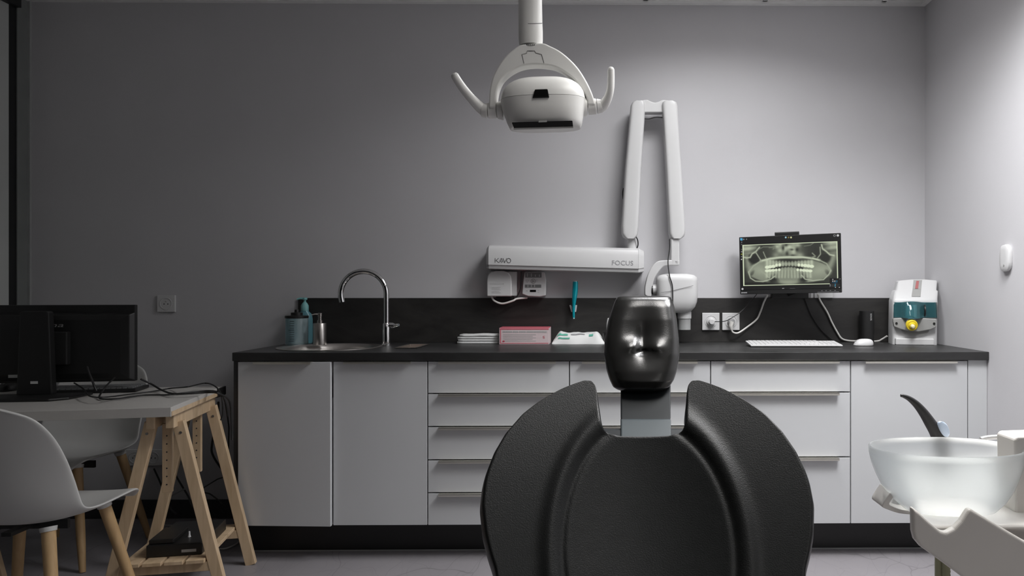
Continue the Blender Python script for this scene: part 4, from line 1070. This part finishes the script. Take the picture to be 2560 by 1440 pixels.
# seat, leg rest, lift and foot plate (below the picture)
bb = BPt(0, -0.50, 0)
def slab(y0, y1, z0, z1, w0, w1, th, name, m):
    rg = []
    for k in range(9):
        s_ = k/8; rg.append(sring((BO.x, y0+(y1-y0)*s_, z0+(z1-z0)*s_-th/2), EX, EZ, w0+(w1-w0)*s_, th/2*(1 if 0 < k < 8 else 0.6), 4, 28))
    return G().loft(rg).obj(name, m, tch, smooth=50)
slab(bb.y+0.05, bb.y-0.42, bb.z+0.02, bb.z+0.06, 0.24, 0.25, 0.10, 'seat', 'leather')
slab(bb.y-0.43, bb.y-1.15, bb.z+0.05, bb.z-0.08, 0.24, 0.19, 0.08, 'leg_rest', 'leather')
G().loft([sring((BO.x, bb.y-0.12, z), EX, EY, a, b, 4, 28) for z, a, b in ((0.04, 0.16, 0.22), (0.12, 0.13, 0.18), (bb.z-0.075, 0.14, 0.2))]).obj('lift_column', 'unit_cream', tch)
G().box(BO.x-0.26, BO.x+0.26, bb.y-0.55, bb.y+0.35, 0.0, 0.04).obj('foot_plate', 'unit_cream', tch, smooth=0, bevel=0.012)

# ------------------------------------------------------------------ operating lamp
YL = 2.20
tl_ = thing('operating_lamp', 'white dental operating lamp hanging from a ceiling pole', 'dental lamp', A(1355, 320, YL))
def LP(px, py, dy=0): return A(px, py, YL+dy)
ptop = LP(1323, -30)
pole_x = [(1327, 116, 29), (1327, 100, 30.5), (1327, 80, 30.5), (1326.5, 59, 30), (1326, 30, 30), (1325, -30, 30)]
rg = [sring(LP(x, y, 0.035), EX, EY, r*YL/F, r*YL/F, 2.2, 32) for x, y, r in pole_x]
top = rg[-1]; rg.append([Vector((v.x, v.y, CEIL-0.03)) for v in top])
G().loft(rg).obj('pole', 'lamp_white', tl_)
c0 = LP(1325, -30, 0.035)
G().lathe([(0.11, 0.0), (0.11, -0.012), (0.075, -0.03), (0.04, -0.034)], (c0.x, c0.y, CEIL-0.004), EZ).obj('ceiling_flange', 'lamp_white', tl_)
G().tube([LP(1326.5+30.3*math.sin(a), 59+2*math.cos(a)-2, 0.035-30.3*YL/F*math.cos(a)) for a in np.linspace(-1.3, 1.3, 15)], 0.0008, 6).obj('pole_seam', 'seam', tl_)
g = G()
for k in range(7):
    a0 = -0.55+k*0.16
    q = [LP(1327+29.8*math.sin(a), y, 0.035-30*YL/F*math.cos(a)-0.001) for a, y in ((a0, 113.5), (a0+0.12, 113.5), (a0+0.12, 110.5), (a0, 110.5))]
    g.add(q, [(0, 1, 2, 3)])
g.obj('warning_label', 'print_dark', tl_, smooth=0)
# yoke: a crescent bow
outer = [(1222, 270), (1223, 232), (1230, 197), (1244, 167), (1262, 142), (1282, 124), (1300, 112), (1326, 108), (1356, 107), (1372, 113), (1398, 126), (1424, 147), (1447, 172), (1468, 206), (1481, 235), (1489, 262)]
inner = [(1469, 262), (1466, 243), (1452, 219), (1435, 199), (1412, 180), (1387, 167), (1360, 162), (1333, 161), (1305, 165), (1282, 175), (1262, 190), (1250, 207), (1242, 232), (1238, 270)]
oo = smoothpts([LP(x, y) for x, y in outer], 3); ii = smoothpts([LP(x, y) for x, y in inner], 3)
G().prism(oo+ii, (0, 0.05, 0)).obj('yoke', 'lamp_white', tl_, bevel=0.009, bseg=4)
pp = [(1305, 136), (1317, 133), (1318, 127), (1337, 127), (1339, 132), (1354, 136), (1360, 157)]
pp = [(1310, 158), (1305, 136)]+pp[1:]
G().tube([LP(x, y, -0.0006) for x, y in pp], 0.0007, 5).obj('hatch_seam', 'seam', tl_)
rect_ = [LP(1322, 128, -0.001), LP(1331, 128, -0.001), LP(1331, 126.5, -0.001), LP(1322, 126.5, -0.001)]
G().add(rect_, [(0, 1, 2, 3)]).obj('latch', 'print_dark', tl_, smooth=0)
# head: lower housing and domed top
rl = math.atan2(-4, 215)
def hrow(py, l, r, d, e=2.8, yo=0.0):
    a, b = LP(l, py), LP(r, py); c = (a+b)/2; c.y = YL+0.01+yo
    ring = sring(c, EX, EY, (b.x-a.x)/2, d, e, 48)
    return [Vector((v.x, v.y, v.z+(v.x-c.x)*0.028)) for v in ring]
G().loft([hrow(321, 1278, 1449, 0.050), hrow(319.5, 1274, 1452, 0.058), hrow(305, 1267, 1456, 0.070), hrow(275, 1256, 1461, 0.078), hrow(252, 1251.5, 1463, 0.080)], caps=(True, True)).obj('lower_housing', 'lamp_white', tl_, smooth=50)
dome = [hrow(251.4, 1251.5, 1463, 0.0805)]
for k in range(1, 13):
    q = k/12*PI/2
    l = 1357-105.5*math.cos(q)**0.62; r = 1357+106*math.cos(q)**0.62
    dome.append(hrow(251.4-57*math.sin(q)**1.0, min(l, 1352), max(r, 1362), max(0.0805*math.cos(q)**0.7, 0.006)))
G().loft(dome).obj('top_dome', 'lamp_white', tl_, smooth=60)
yfh = YL+0.01-0.0805
def LF(px, py, dy=0): return A(px, py, yfh+dy)
wnd = [LF(1331, 245, -0.003), LF(1373, 243.5, -0.003), LF(1369, 222, -0.004), LF(1337, 223, -0.004)]
G().prism(wnd, (0, 0.012, 0)).obj('front_window', 'black_gloss', tl_, smooth=0, bevel=0.002)
gl = [LF(1279, 305.5, 0.004), LF(1431, 301, 0.004), LF(1433, 317, 0.011), LF(1285, 321, 0.011)]
G().prism(gl, (0, 0.012, 0)).obj('light_window', 'black_gloss', tl_, smooth=0, bevel=0.002)
g = G().prism([LF(1284, 323.5, 0.0105), LF(1433, 319.6, 0.0105), LF(1433, 316.5, 0.0095), LF(1284, 320, 0.0095)], (0, 0.004, 0)); g.obj('window_frame', 'plastic_grey', tl_, smooth=0)
G().prism([LF(1346, 305.5, 0.001), LF(1367, 304.7, 0.001), LF(1367, 300.8, 0.001), LF(1347, 301.5, 0.001)], (0, 0.006, 0)).obj('sensor_tab', 'plastic_grey', tl_, smooth=0)
# side pods, hubs and grips
def pod(px0, px1, py0, py1, r0, r1, name, ks=()):
    p, q = LP(px0, py0, 0.028), LP(px1, py1, 0.028)
    G().tube([p+(q-p)*s for s in (0, 0.08, 0.5, 0.92, 1)], [r0*0.9, r0, (r0+r1)/2, r1, r1*0.9], 28).obj(name, 'lamp_white', tl_)
pod(1258, 1243, 276, 276.5, 0.030, 0.025, 'side_pod'); pod(1242, 1221, 276.5, 276.8, 0.0235, 0.0235, 'pivot_hub'); pod(1220, 1205, 277, 275, 0.0225, 0.021, 'grip_socket')
pod(1452, 1469, 266, 267, 0.034, 0.027, 'side_pod'); pod(1470, 1491, 267, 266, 0.0245, 0.0235, 'pivot_hub'); pod(1492, 1507, 266, 265, 0.0225, 0.019, 'grip_socket')
def grip(P, R):
    pts = smoothpts([LP(x, y, d) for x, y, d in P], 6)
    rr = list(np.interp(np.linspace(0, len(R)-1, len(pts)), range(len(R)), R))
    G().tube(pts, rr, 18).obj('grip', 'lamp_white', tl_)
    e = pts[-1]; dd = (pts[-1]-pts[-2]).normalized()
    G().lathe([(R[-1]*1.0, -0.003), (R[-1]*0.96, 0.001), (R[-1]*0.7, 0.006), (R[-1]*0.3, 0.008), (0, 0.0083)], e, dd, seg=18).obj('grip_cap', 'lamp_white', tl_)
grip([(1214, 277, 0.028), (1200, 268, 0.022), (1180, 248, 0.005), (1160, 224, -0.01), (1146, 204, -0.02), (1137, 189, -0.026)], [0.019, 0.0165, 0.014, 0.013, 0.0122, 0.0117])
grip([(1500, 267, 0.028), (1510, 260, 0.022), (1520, 244, 0.008), (1526, 222, -0.005), (1527.5, 195, -0.014), (1527.3, 174, -0.02)], [0.019, 0.0165, 0.013, 0.0115, 0.0108, 0.0105])

# ------------------------------------------------------------------ spittoon unit
ts = thing('spittoon_unit', 'cream dental spittoon unit with frosted glass bowl beside the chair', 'spittoon', (0.95, 1.55, 0))
YW = 1.50
xl_, xr_ = A(2178, 1112, YW).x, A(2548, 1112, YW).x
bcx, bax, bby = (xl_+xr_)/2, (xr_-xl_)/2, 0.100
zr = 0.8255
prof = [(1.0, 0.0), (0.995, -0.012), (0.965, -0.035), (0.92, -0.055), (0.85, -0.080), (0.74, -0.105), (0.58, -0.128), (0.38, -0.146), (0.2, -0.152)]
rg = [sring((bcx+0.02*(1-s), YW-0.0+0.005*(1-s), zr+h), EX, EY, bax*s, bby*s, 2.25, 56) for s, h in prof]
inn_ = [sring((bcx+0.02*(1-s), YW+0.005*(1-s), zr+h), EX, EY, bax*s-0.006, bby*s-0.006, 2.25, 56) for s, h in [(1.0, 0.0), (0.995, -0.012), (0.965, -0.034), (0.92, -0.053), (0.85, -0.077), (0.74, -0.101), (0.58, -0.123), (0.38, -0.140), (0.2, -0.146)]]
rim = [sring((bcx, YW, zr+0.003), EX, EY, bax-0.003, bby-0.003, 2.25, 56)]
G().loft(rg[::-1]+rim+inn_, caps=(True, True)).obj('bowl', 'bowl_frost', ts, smooth=60)
YP = 1.37
plate = [(2281, 1268), (2283, 1330), (2288, 1350), (2303, 1368), (2350, 1402), (2442, 1470), (2700, 1640), (2700, 1420), (2560, 1351), (2500, 1316), (2425, 1271), (2416, 1284), (2404, 1303), (2386, 1322), (2366, 1332), (2352, 1328), (2325, 1306), (2300, 1283)]
G().prism([A(x, y, YP) for x, y in plate], (0, 0.018, 0)).obj('front_shield', 'unit_cream', ts, smooth=0, bevel=0.006, bseg=4)
zi = 0.700
rgb_ = []
for z, ins in ((0.60, 0.26), (0.64, 0.13), (0.675, 0.04), (zi-0.006, 0.0), (zi, 0.006)):
    P = []
    for (x, y) in ((0.620, YP+0.019), (1.25, YP+0.019), (1.25, 1.92), (0.80, 1.92), (0.72, 1.80), (0.68, 1.62)):
        P.append(Vector((x+ins if x < 1 else x, y+(min(ins, 0.05) if y < 1.5 else -min(ins, 0.05)), z)))
    rgb_.append(P)
G().loft(rgb_).obj('body', 'unit_cream', ts, smooth=40, bevel=0.006)
G().box(0.98, 1.24, 1.50, 1.85, 0.0, 0.62).obj('pedestal', 'unit_cream', ts, smooth=0, bevel=0.02)
cpx = [(2540, 1300), (2539, 1180), (2537, 1100), (2545, 1092), (2720, 1086), (2720, 1300)]
G().prism([A(x, y, 1.47) for x, y in cpx], (0, 0.07, 0)).obj('side_tower', 'unit_cream', ts, smooth=0, bevel=0.006, bseg=3)
hk = smoothpts([A(x, y, 1.49) for x, y in ((2228, 1228), (2216, 1245), (2206, 1266), (2222, 1275), (2250, 1284), (2285, 1287))], 4)+smoothpts([A(x, y, 1.49) for x, y in ((2285, 1277), (2256, 1274), (2232, 1266), (2224, 1260), (2232, 1246), (2242, 1234))], 4)
G().prism(hk, (0, 0.06, 0)).obj('bowl_support', 'unit_cream', ts, bevel=0.002)
G().prism([A(x, y, 1.53) for x, y in ((2225, 1262), (2240, 1238), (2300, 1262), (2300, 1282), (2260, 1278))], (0, 0.03, 0)).obj('support_plate', 'plastic_white', ts, smooth=0, bevel=0.002)
G().tube(smoothpts([A(2452, 1098, 1.63), A(2470, 1094, 1.63), A(2500, 1092, 1.62), A(2525, 1093, 1.58), A(2545, 1096, 1.53)]), 0.005, 10).obj('rinse_pipe', 'plastic_white', ts)
h1 = A(2347, 1410, 1.60)
G().tube([Vector((h1.x, 1.60, 0.62)), Vector((h1.x, 1.60, 0.3)), Vector((h1.x+0.01, 1.60, 0.02)), Vector((h1.x+0.05, 1.60, 0.008))], 0.0085, 12).obj('hose', 'hose', ts)
h2 = A(2365, 1415, 1.59); pts = [Vector((h2.x, 1.59, 0.62-0.004*k)) for k in range(150)]
G().tube(pts, [0.0085+0.0012*(k % 2) for k in range(150)], 10).obj('ribbed_hose', 'hose', ts)
# suction handpiece
YH = 1.76
th_ = thing('suction_handpiece', 'black curved suction handpiece with pale blue button behind the spittoon bowl', 'handpiece', (A(2352, 1130, YH).x, YH, zi))
hp = [(2252, 989, 0.0035), (2258, 990, 0.0042), (2272, 996, 0.0062), (2290, 1010, 0.0088), (2308, 1031, 0.0112), (2326, 1058, 0.0138), (2340, 1080, 0.0160), (2350, 1104, 0.0175), (2356, 1135, 0.0175)]
pts = smoothpts([A(x, y, YH) for x, y, r in hp], 4); rr = list(np.interp(np.linspace(0, len(hp)-1, len(pts)), range(len(hp)), [r for x, y, r in hp]))
pts.append(Vector((pts[-1].x+0.004, YH, zi+0.004))); rr.append(0.016)
G().tube(pts, rr, 20).obj('grip', 'black_plastic', th_, smooth=60)
bc = A(2352, 1072, YH-0.010); d1 = (A(2362, 1095, YH)-A(2343, 1052, YH)).normalized(); d2 = d1.cross(EY).normalized(); nn_ = Vector((0.45, -0.9, 0)).normalized()
G().loft([sring(bc+Vector((0.006, -0.006, 0))+nn_*k, d1, d2, 0.020*s, 0.0105*s, 2, 24) for k, s in ((-0.006, 1.0), (0.0, 1.0), (0.0025, 0.8), (0.003, 0.3))]).obj('button', 'button_blue', th_)

# ------------------------------------------------------------------ desk corner
DA = math.radians(11)
DC = Vector((-1.515, 2.59, 0))
DZ = 0.74
DL_, DD = 1.2, 0.60
def dloc(lx, ly, z=0.0):
    return DC+Vector((math.cos(DA)*lx-math.sin(DA)*ly, math.sin(DA)*lx+math.cos(DA)*ly, z))
def dinv(p):
    q = p-DC; return Vector((math.cos(DA)*q.x+math.sin(DA)*q.y, -math.sin(DA)*q.x+math.cos(DA)*q.y, p.z))
t = thing('desk', 'white desk top on pine trestles at the left of the room', 'desk', DC+Vector((0, 0, DZ-0.034)), DA, local=True)
z0, z1 = 0.0, 0.034
G().box(-DL_, 0, 0, DD, z0, z1).obj('desk_top', 'desk_white', t, smooth=0, bevel=0.0015)
G().box(0.0002, 0.002, 0.004, DD-0.1, z0+0.002, z1-0.016).obj('edge_band', 'pine', t, smooth=0)
G().box(-0.01, 0.006, DD-0.10, DD+0.004, z0-0.004, z1-0.001).obj('cable_clip', 'black_plastic', t, smooth=0, bevel=0.002)
TZ = DZ-0.034
def trestle(lx, label):
    t = thing('trestle', label, 'trestle', dloc(lx, 0.078), DA, group='pine trestles under the desk', local=True)
    Ln = 0.44; sp = 0.20; tb = TZ
    for y, fr_ in ((0.04, 0), (Ln-0.04, 1)):
        for s in (-1, 1):
            G().bar((s*sp, y, 0), (s*0.045, y, tb-0.035), 0.040, 0.028).obj('leg', 'pine', t, smooth=0, bevel=0.002)
        G().box(-0.016, 0.016, y+(0.014 if not fr_ else -0.034), y+(0.034 if not fr_ else -0.014), tb-0.30, tb-0.045).obj('height_post', 'pine', t, smooth=0, bevel=0.0015)
        for k in range(7):
            pass
        po = t.children[-1]
        h = G()
        for k in range(7): h.lathe([(0.0028, 0.0), (0.0028, 0.0008)], (0.0, y+(0.0138 if not fr_ else -0.0342), tb-0.27+k*0.03), -EY, seg=8)
        h.obj('peg_holes', 'print_dark', po)
        G().box(-sp*0.80, sp*0.80, y-0.012, y+0.012, 0.115, 0.150).obj('end_rail', 'pine', t, smooth=0, bevel=0.002)
        for s in (-1, 1):
            G().lathe([(0.005, 0), (0.005, 0.002)], (s*0.056, y-0.014, tb-0.075), -EY, seg=12).obj('screw', 'steel', t)
    for s in (-1, 1): G().box(s*0.032-0.014, s*0.032+0.014, -0.01, Ln+0.01, tb-0.052, tb-0.001).obj('top_beam', 'pine', t, smooth=0, bevel=0.002)
    for k in range(4):
        x0 = -sp*0.72+k*(sp*1.44/4)
        G().box(x0+0.005, x0+sp*1.44/4-0.005, 0.01, Ln-0.01, 0.1505, 0.164).obj('shelf_slat', 'pine', t, smooth=0, bevel=0.0015)
    return t
trestle(-0.06, 'pine trestle with slatted shelf under the right end of the desk')
trestle(-0.98, 'pine trestle under the left end of the desk, cut off by the frame')
# black power box on the trestle shelf
pc = dloc(-0.045, 0.285, 0.1647)
t = thing('power_box', 'black power supply box on the slatted trestle shelf', 'power supply', pc, DA, local=True)
bo = G().box(-0.09, 0.10, -0.14, 0.15, 0, 0.045).obj('case', 'black_plastic', t, smooth=0, bevel=0.004)
G().box(0.03, 0.08, -0.1412, -0.139, 0.013, 0.023).obj('type_label', 'print_pale', bo, smooth=0)
G().lathe([(0.006, 0.045), (0.004, 0.050), (0.003, 0.065), (0.001, 0.066)], (0.03, -0.06, 0), EZ, seg=10).obj('antenna_stub', 'plastic_white', t)
G().box(-0.085, 0.0, -0.13, 0.02, 0.0452, 0.062).obj('adapter_block', 'black_plastic', t, smooth=0, bevel=0.004)

# desk monitor seen from behind
YAWM = math.radians(9)
mc = Vector((-2.165, 2.93, DZ))
t = thing('desk_monitor', 'black computer monitor seen from behind on the white desk', 'monitor', mc, YAWM, local=True)
zb_, zt_ = 0.046, 0.355
Wh = 0.285
cs_ = G().box(-Wh, Wh, 0.0, 0.022, zb_, zt_).obj('screen_case', 'black_plastic', t, smooth=0, bevel=0.003)
bh = G().loft([[Vector(v) for v in ((-Wh+0.015*a, y, zb_+0.012*a), (Wh-0.015*a, y, zb_+0.012*a), (Wh-0.015*a, y, zt_-0.03-0.01*a), (-Wh+0.015*a, y, zt_-0.03-0.01*a))] for a, y in ((0, 0.001), (1, -0.016), (3, -0.022))]).obj('back_cover', 'black_plastic', t, smooth=0, bevel=0.003)
G().box(-0.06, 0.06, -0.05, -0.02, 0.12, 0.25).obj('stand_mount', 'black_plastic', t, smooth=0, bevel=0.004)
colx = -0.036
st = G().loft([[Vector(v) for v in ((colx-w, -0.085, z), (colx+w, -0.085, z), (colx+w, -0.048, z), (colx-w, -0.048, z))] for z, w in ((0.008, 0.062), (0.10, 0.058), (0.325, 0.050), (0.332, 0.046))]).obj('stand_column', 'black_plastic', t, smooth=0, bevel=0.004)
G().box(colx-0.012, colx+0.014, -0.0856, -0.080, 0.052, 0.062).obj('cable_slot', 'paper', t, smooth=0)
G().prism([Vector((colx+a, b, 0)) for a, b in ((-0.2, -0.20), (0.12, -0.22), (0.17, -0.18), (0.19, -0.046), (-0.2, -0.046))], (0, 0, 0.010)).obj('foot', 'black_plastic', t, smooth=0, bevel=0.004)
text('back_lettering', 'iiyama', (-0.100, -0.0225, 0.262), EX, EZ, 0.135, 0.022, 'plastic_grey', t, shear=0.25)
G().box(-0.160, -0.115, -0.0228, -0.020, 0.070, 0.082).obj('serial_sticker', 'paper', t, smooth=0)
def dk(px, py, h=0.0): return AZ(px, py, DZ+h)
# desk keyboard and mouse
kp = dk(270, 974)
t = thing('desk_keyboard', 'black computer keyboard behind the desk monitor stand', 'keyboard', Vector((-2.09, 2.998, DZ)), DA, local=True)
G().box(-0.22, 0.20, -0.065, 0.07, 0.002, 0.016).obj('case', 'black_plastic', t, smooth=0, bevel=0.003)
km = G().box(-0.0085, 0.0085, -0.0085, 0.0085, 0.0, 0.006).mesh('key', 0); km.materials.append(MATS['plastic_midgrey'])
for r in range(6):
    for c in range(20):
        o = bpy.data.objects.new('key', km); COL.objects.link(o); o.parent = t; o.location = (-0.205+c*0.0202, -0.052+r*0.0205, 0.0155)
q = dk(26, 976)
t = thing('desk_mouse', 'dark computer mouse at the left edge of the desk', 'mouse', q)
rg = [sring((q.x, q.y, DZ+0.0005), EX, EY, 0.032, 0.048, 2.4, 28)]
for k in range(0, 10):
    a = k/9*PI/2; rg.append(sring((q.x, q.y+0.006*math.sin(a), DZ+0.004+0.034*math.sin(a)), EX, EY, max(0.035*math.cos(a)**0.6, 0.002), max(0.052*math.cos(a)**0.6, 0.003), 2.4, 28))
G().loft(rg).obj('shell', 'black_plastic', t, smooth=60)
G().tube([Vector((q.x, q.y-0.038, DZ+0.030)), Vector((q.x, q.y-0.022, DZ+0.036))], 0.003, 8).obj('wheel', 'plastic_midgrey', t)
# cables on and behind the desk
def dcord(name, P, r, label, m='cable_black'):
    return cord(name, P, r, m, label)
h = 0.004
def hs(P, z): return [dk(x, y, z) for x, y in P]
dcord('desk_cable', [A(218, 917, 2.875), A(222, 930, 2.865), A(230, 950, 2.85), A(236, 966, 2.84), A(241, 977, 2.84)], 0.004, 'short black cable hanging from the monitor back onto the desk')
dcord('desk_cable', [A(288, 943, 2.885), A(270, 960, 2.87), A(256, 978, 2.85)]+hs([(248, 994), (262, 998), (300, 996), (360, 988), (420, 987), (470, 981), (520, 977), (548, 982)], 0.0068)+[A(563, 1005, 2.96), A(569, 1040, 2.98)], 0.0032, 'black cable looping out from under the monitor along the desk')
dcord('desk_cable', [A(352, 948, 2.95), A(378, 960, 2.98)]+hs([(402, 974), (430, 984), (470, 984), (520, 981), (547, 984)], 0.0152)+[A(574, 1004, 2.95), A(579, 1060, 2.97), A(580, 1100, 2.97)], 0.0038, 'black cable leaving the right edge of the monitor and dropping off the desk corner')
dcord('desk_cable', [A(185, 957, 2.865), A(208, 972, 2.85)]+hs([(224, 990), (262, 993)], 0.0225)+hs([(330, 985), (385, 978), (425, 971)], 0.007)+hs([(470, 967), (512, 958), (538, 966)], 0.028)+[A(553, 988, 2.86), A(557, 1030, 2.88), A(552, 1050, 2.89)], 0.0028, 'thin black cable winding across the desk top')
dcord('hanging_cable', [A(546, 1005, 3.17), A(544, 1045, 3.20), A(530, 1110, 3.22), A(533, 1140, 3.25), A(560, 1180, 3.3), A(588, 1212, 3.34)], 0.0045, 'black cable hanging down behind the desk corner')
dcord('hanging_cable', [A(562, 1000, 3.15), A(570, 1050, 3.16), A(572, 1085, 3.17), A(566, 1180, 3.2), A(540, 1200, 3.25), A(498, 1228, 3.2), A(525, 1235, 3.2), A(560, 1262, 3.2)], 0.003, 'thin black cable sagging between the trestle and the cabinets')
dcord('plug_lead', [s3[2]+Vector((0, -0.034, 0)), A(438, 1185, 3.62), A(446, 1200, 3.58), A(470, 1240, 3.5), A(480, 1262, 3.35), A(500, 1285, 3.1), dloc(-0.06, 0.46, 0.19)], 0.0042, 'black lead running from the low socket to the power box')
dcord('wall_lead', [A(385, 1172, YB-0.02), A(400, 1205, 3.66), A(412, 1235, 3.62), A(425, 1268, 3.55), A(440, 1285, 3.4)], 0.0042, 'black lead hanging behind the trestle from the low socket')
dcord('grey_lead', [A(462, 1222, 3.4), A(430, 1240, 3.45), A(405, 1270, 3.45), A(396, 1298, 3.4), A(410, 1312, 3.3), A(432, 1314, 3.2)], 0.0036, 'pale grey lead curling down beside the trestle', 'cable_grey')
dcord('floor_lead', [AZ(528, 1365, 0.006), AZ(545, 1371, 0.006), AZ(565, 1371, 0.006), AZ(590, 1360, 0.006), AZ(606, 1345, 0.006)], 0.0035, 'white lead curving on the floor under the cabinet end', 'cable_white')

# ------------------------------------------------------------------ shell chairs
def shell_chair(loc, rz, label):
    t = thing('shell_chair', label, 'chair', loc, rz, group='white shell chairs at the desk', local=True)
    # side profile: y (forward +), z, half width, side lift, side forward curl
    prof = [(0.225, 0.415, 0.185, 0.000, 0.0), (0.215, 0.432, 0.205, 0.004, 0.0), (0.17, 0.440, 0.222, 0.014, 0.0), (0.08, 0.428, 0.232, 0.030, 0.0), (-0.02, 0.418, 0.236, 0.040, 0.005), (-0.10, 0.422, 0.236, 0.042, 0.02),
            (-0.16, 0.445, 0.235, 0.036, 0.045), (-0.20, 0.50, 0.232, 0.02, 0.07), (-0.225, 0.57, 0.230, 0.006, 0.075), (-0.245, 0.65, 0.226, 0.0, 0.062), (-0.262, 0.72, 0.212, 0.0, 0.045), (-0.275, 0.775, 0.180, -0.002, 0.028), (-0.283, 0.805, 0.130, -0.006, 0.012), (-0.286, 0.817, 0.085, -0.004, 0.004)]
    P = smoothpts([Vector((a, b, c)) for a, b, c, d, e in prof], 3); Q = smoothpts([Vector((d, e, 0)) for a, b, c, d, e in prof], 3)
    rows = []
    for p, q in zip(P, Q):
        r = []
        for k in range(17):
            u = k/8-1; au = abs(u)
            r.append(Vector((p.z*u, p.x+q.y*au**2.2, p.y+q.x*au**2.4)))
        rows.append(r)
    me = G().grid(rows).mesh('shell', 180)
    o = link('shell', me, 'shell_white', t)
    m = o.modifiers.new('thickness', 'SOLIDIFY'); m.thickness = 0.010; m.offset = 0
    m = o.modifiers.new('subdivision', 'SUBSURF'); m.levels = 1; m.render_levels = 2
    for sx in (-1, 1):
        for sy in (-1, 1):
            a, b = Vector((sx*0.14, sy*0.13-0.005, 0.412)), Vector((sx*0.222, sy*0.21-0.005, 0.0))
            lg = G().tube([b, b+(a-b)*0.3, a], [0.012, 0.0165, 0.0195], 14).obj('leg', 'beech', t)
            d = (a-b).normalized()
            G().tube([a-d*0.006, a+d*0.008], [0.022, 0.024], 14).obj('leg_socket', 'shell_white', lg)
    G().bar((-0.115, -0.01, 0.392), (0.115, -0.01, 0.392), 0.03, 0.012).obj('seat_bracket', 'frame_dark', t, smooth=0)
    G().bar((0, -0.12, 0.392), (0, 0.10, 0.392), 0.03, 0.012, up=EZ).obj('seat_bracket', 'frame_dark', t, smooth=0)
    return t
shell_chair((-1.85, 2.408, 0), math.radians(1), 'white shell chair with beech legs in front of the desk, back to the viewer')
shell_chair((-2.33, 3.215, 0), math.radians(178), 'white shell chair tucked in behind the desk, facing the viewer')
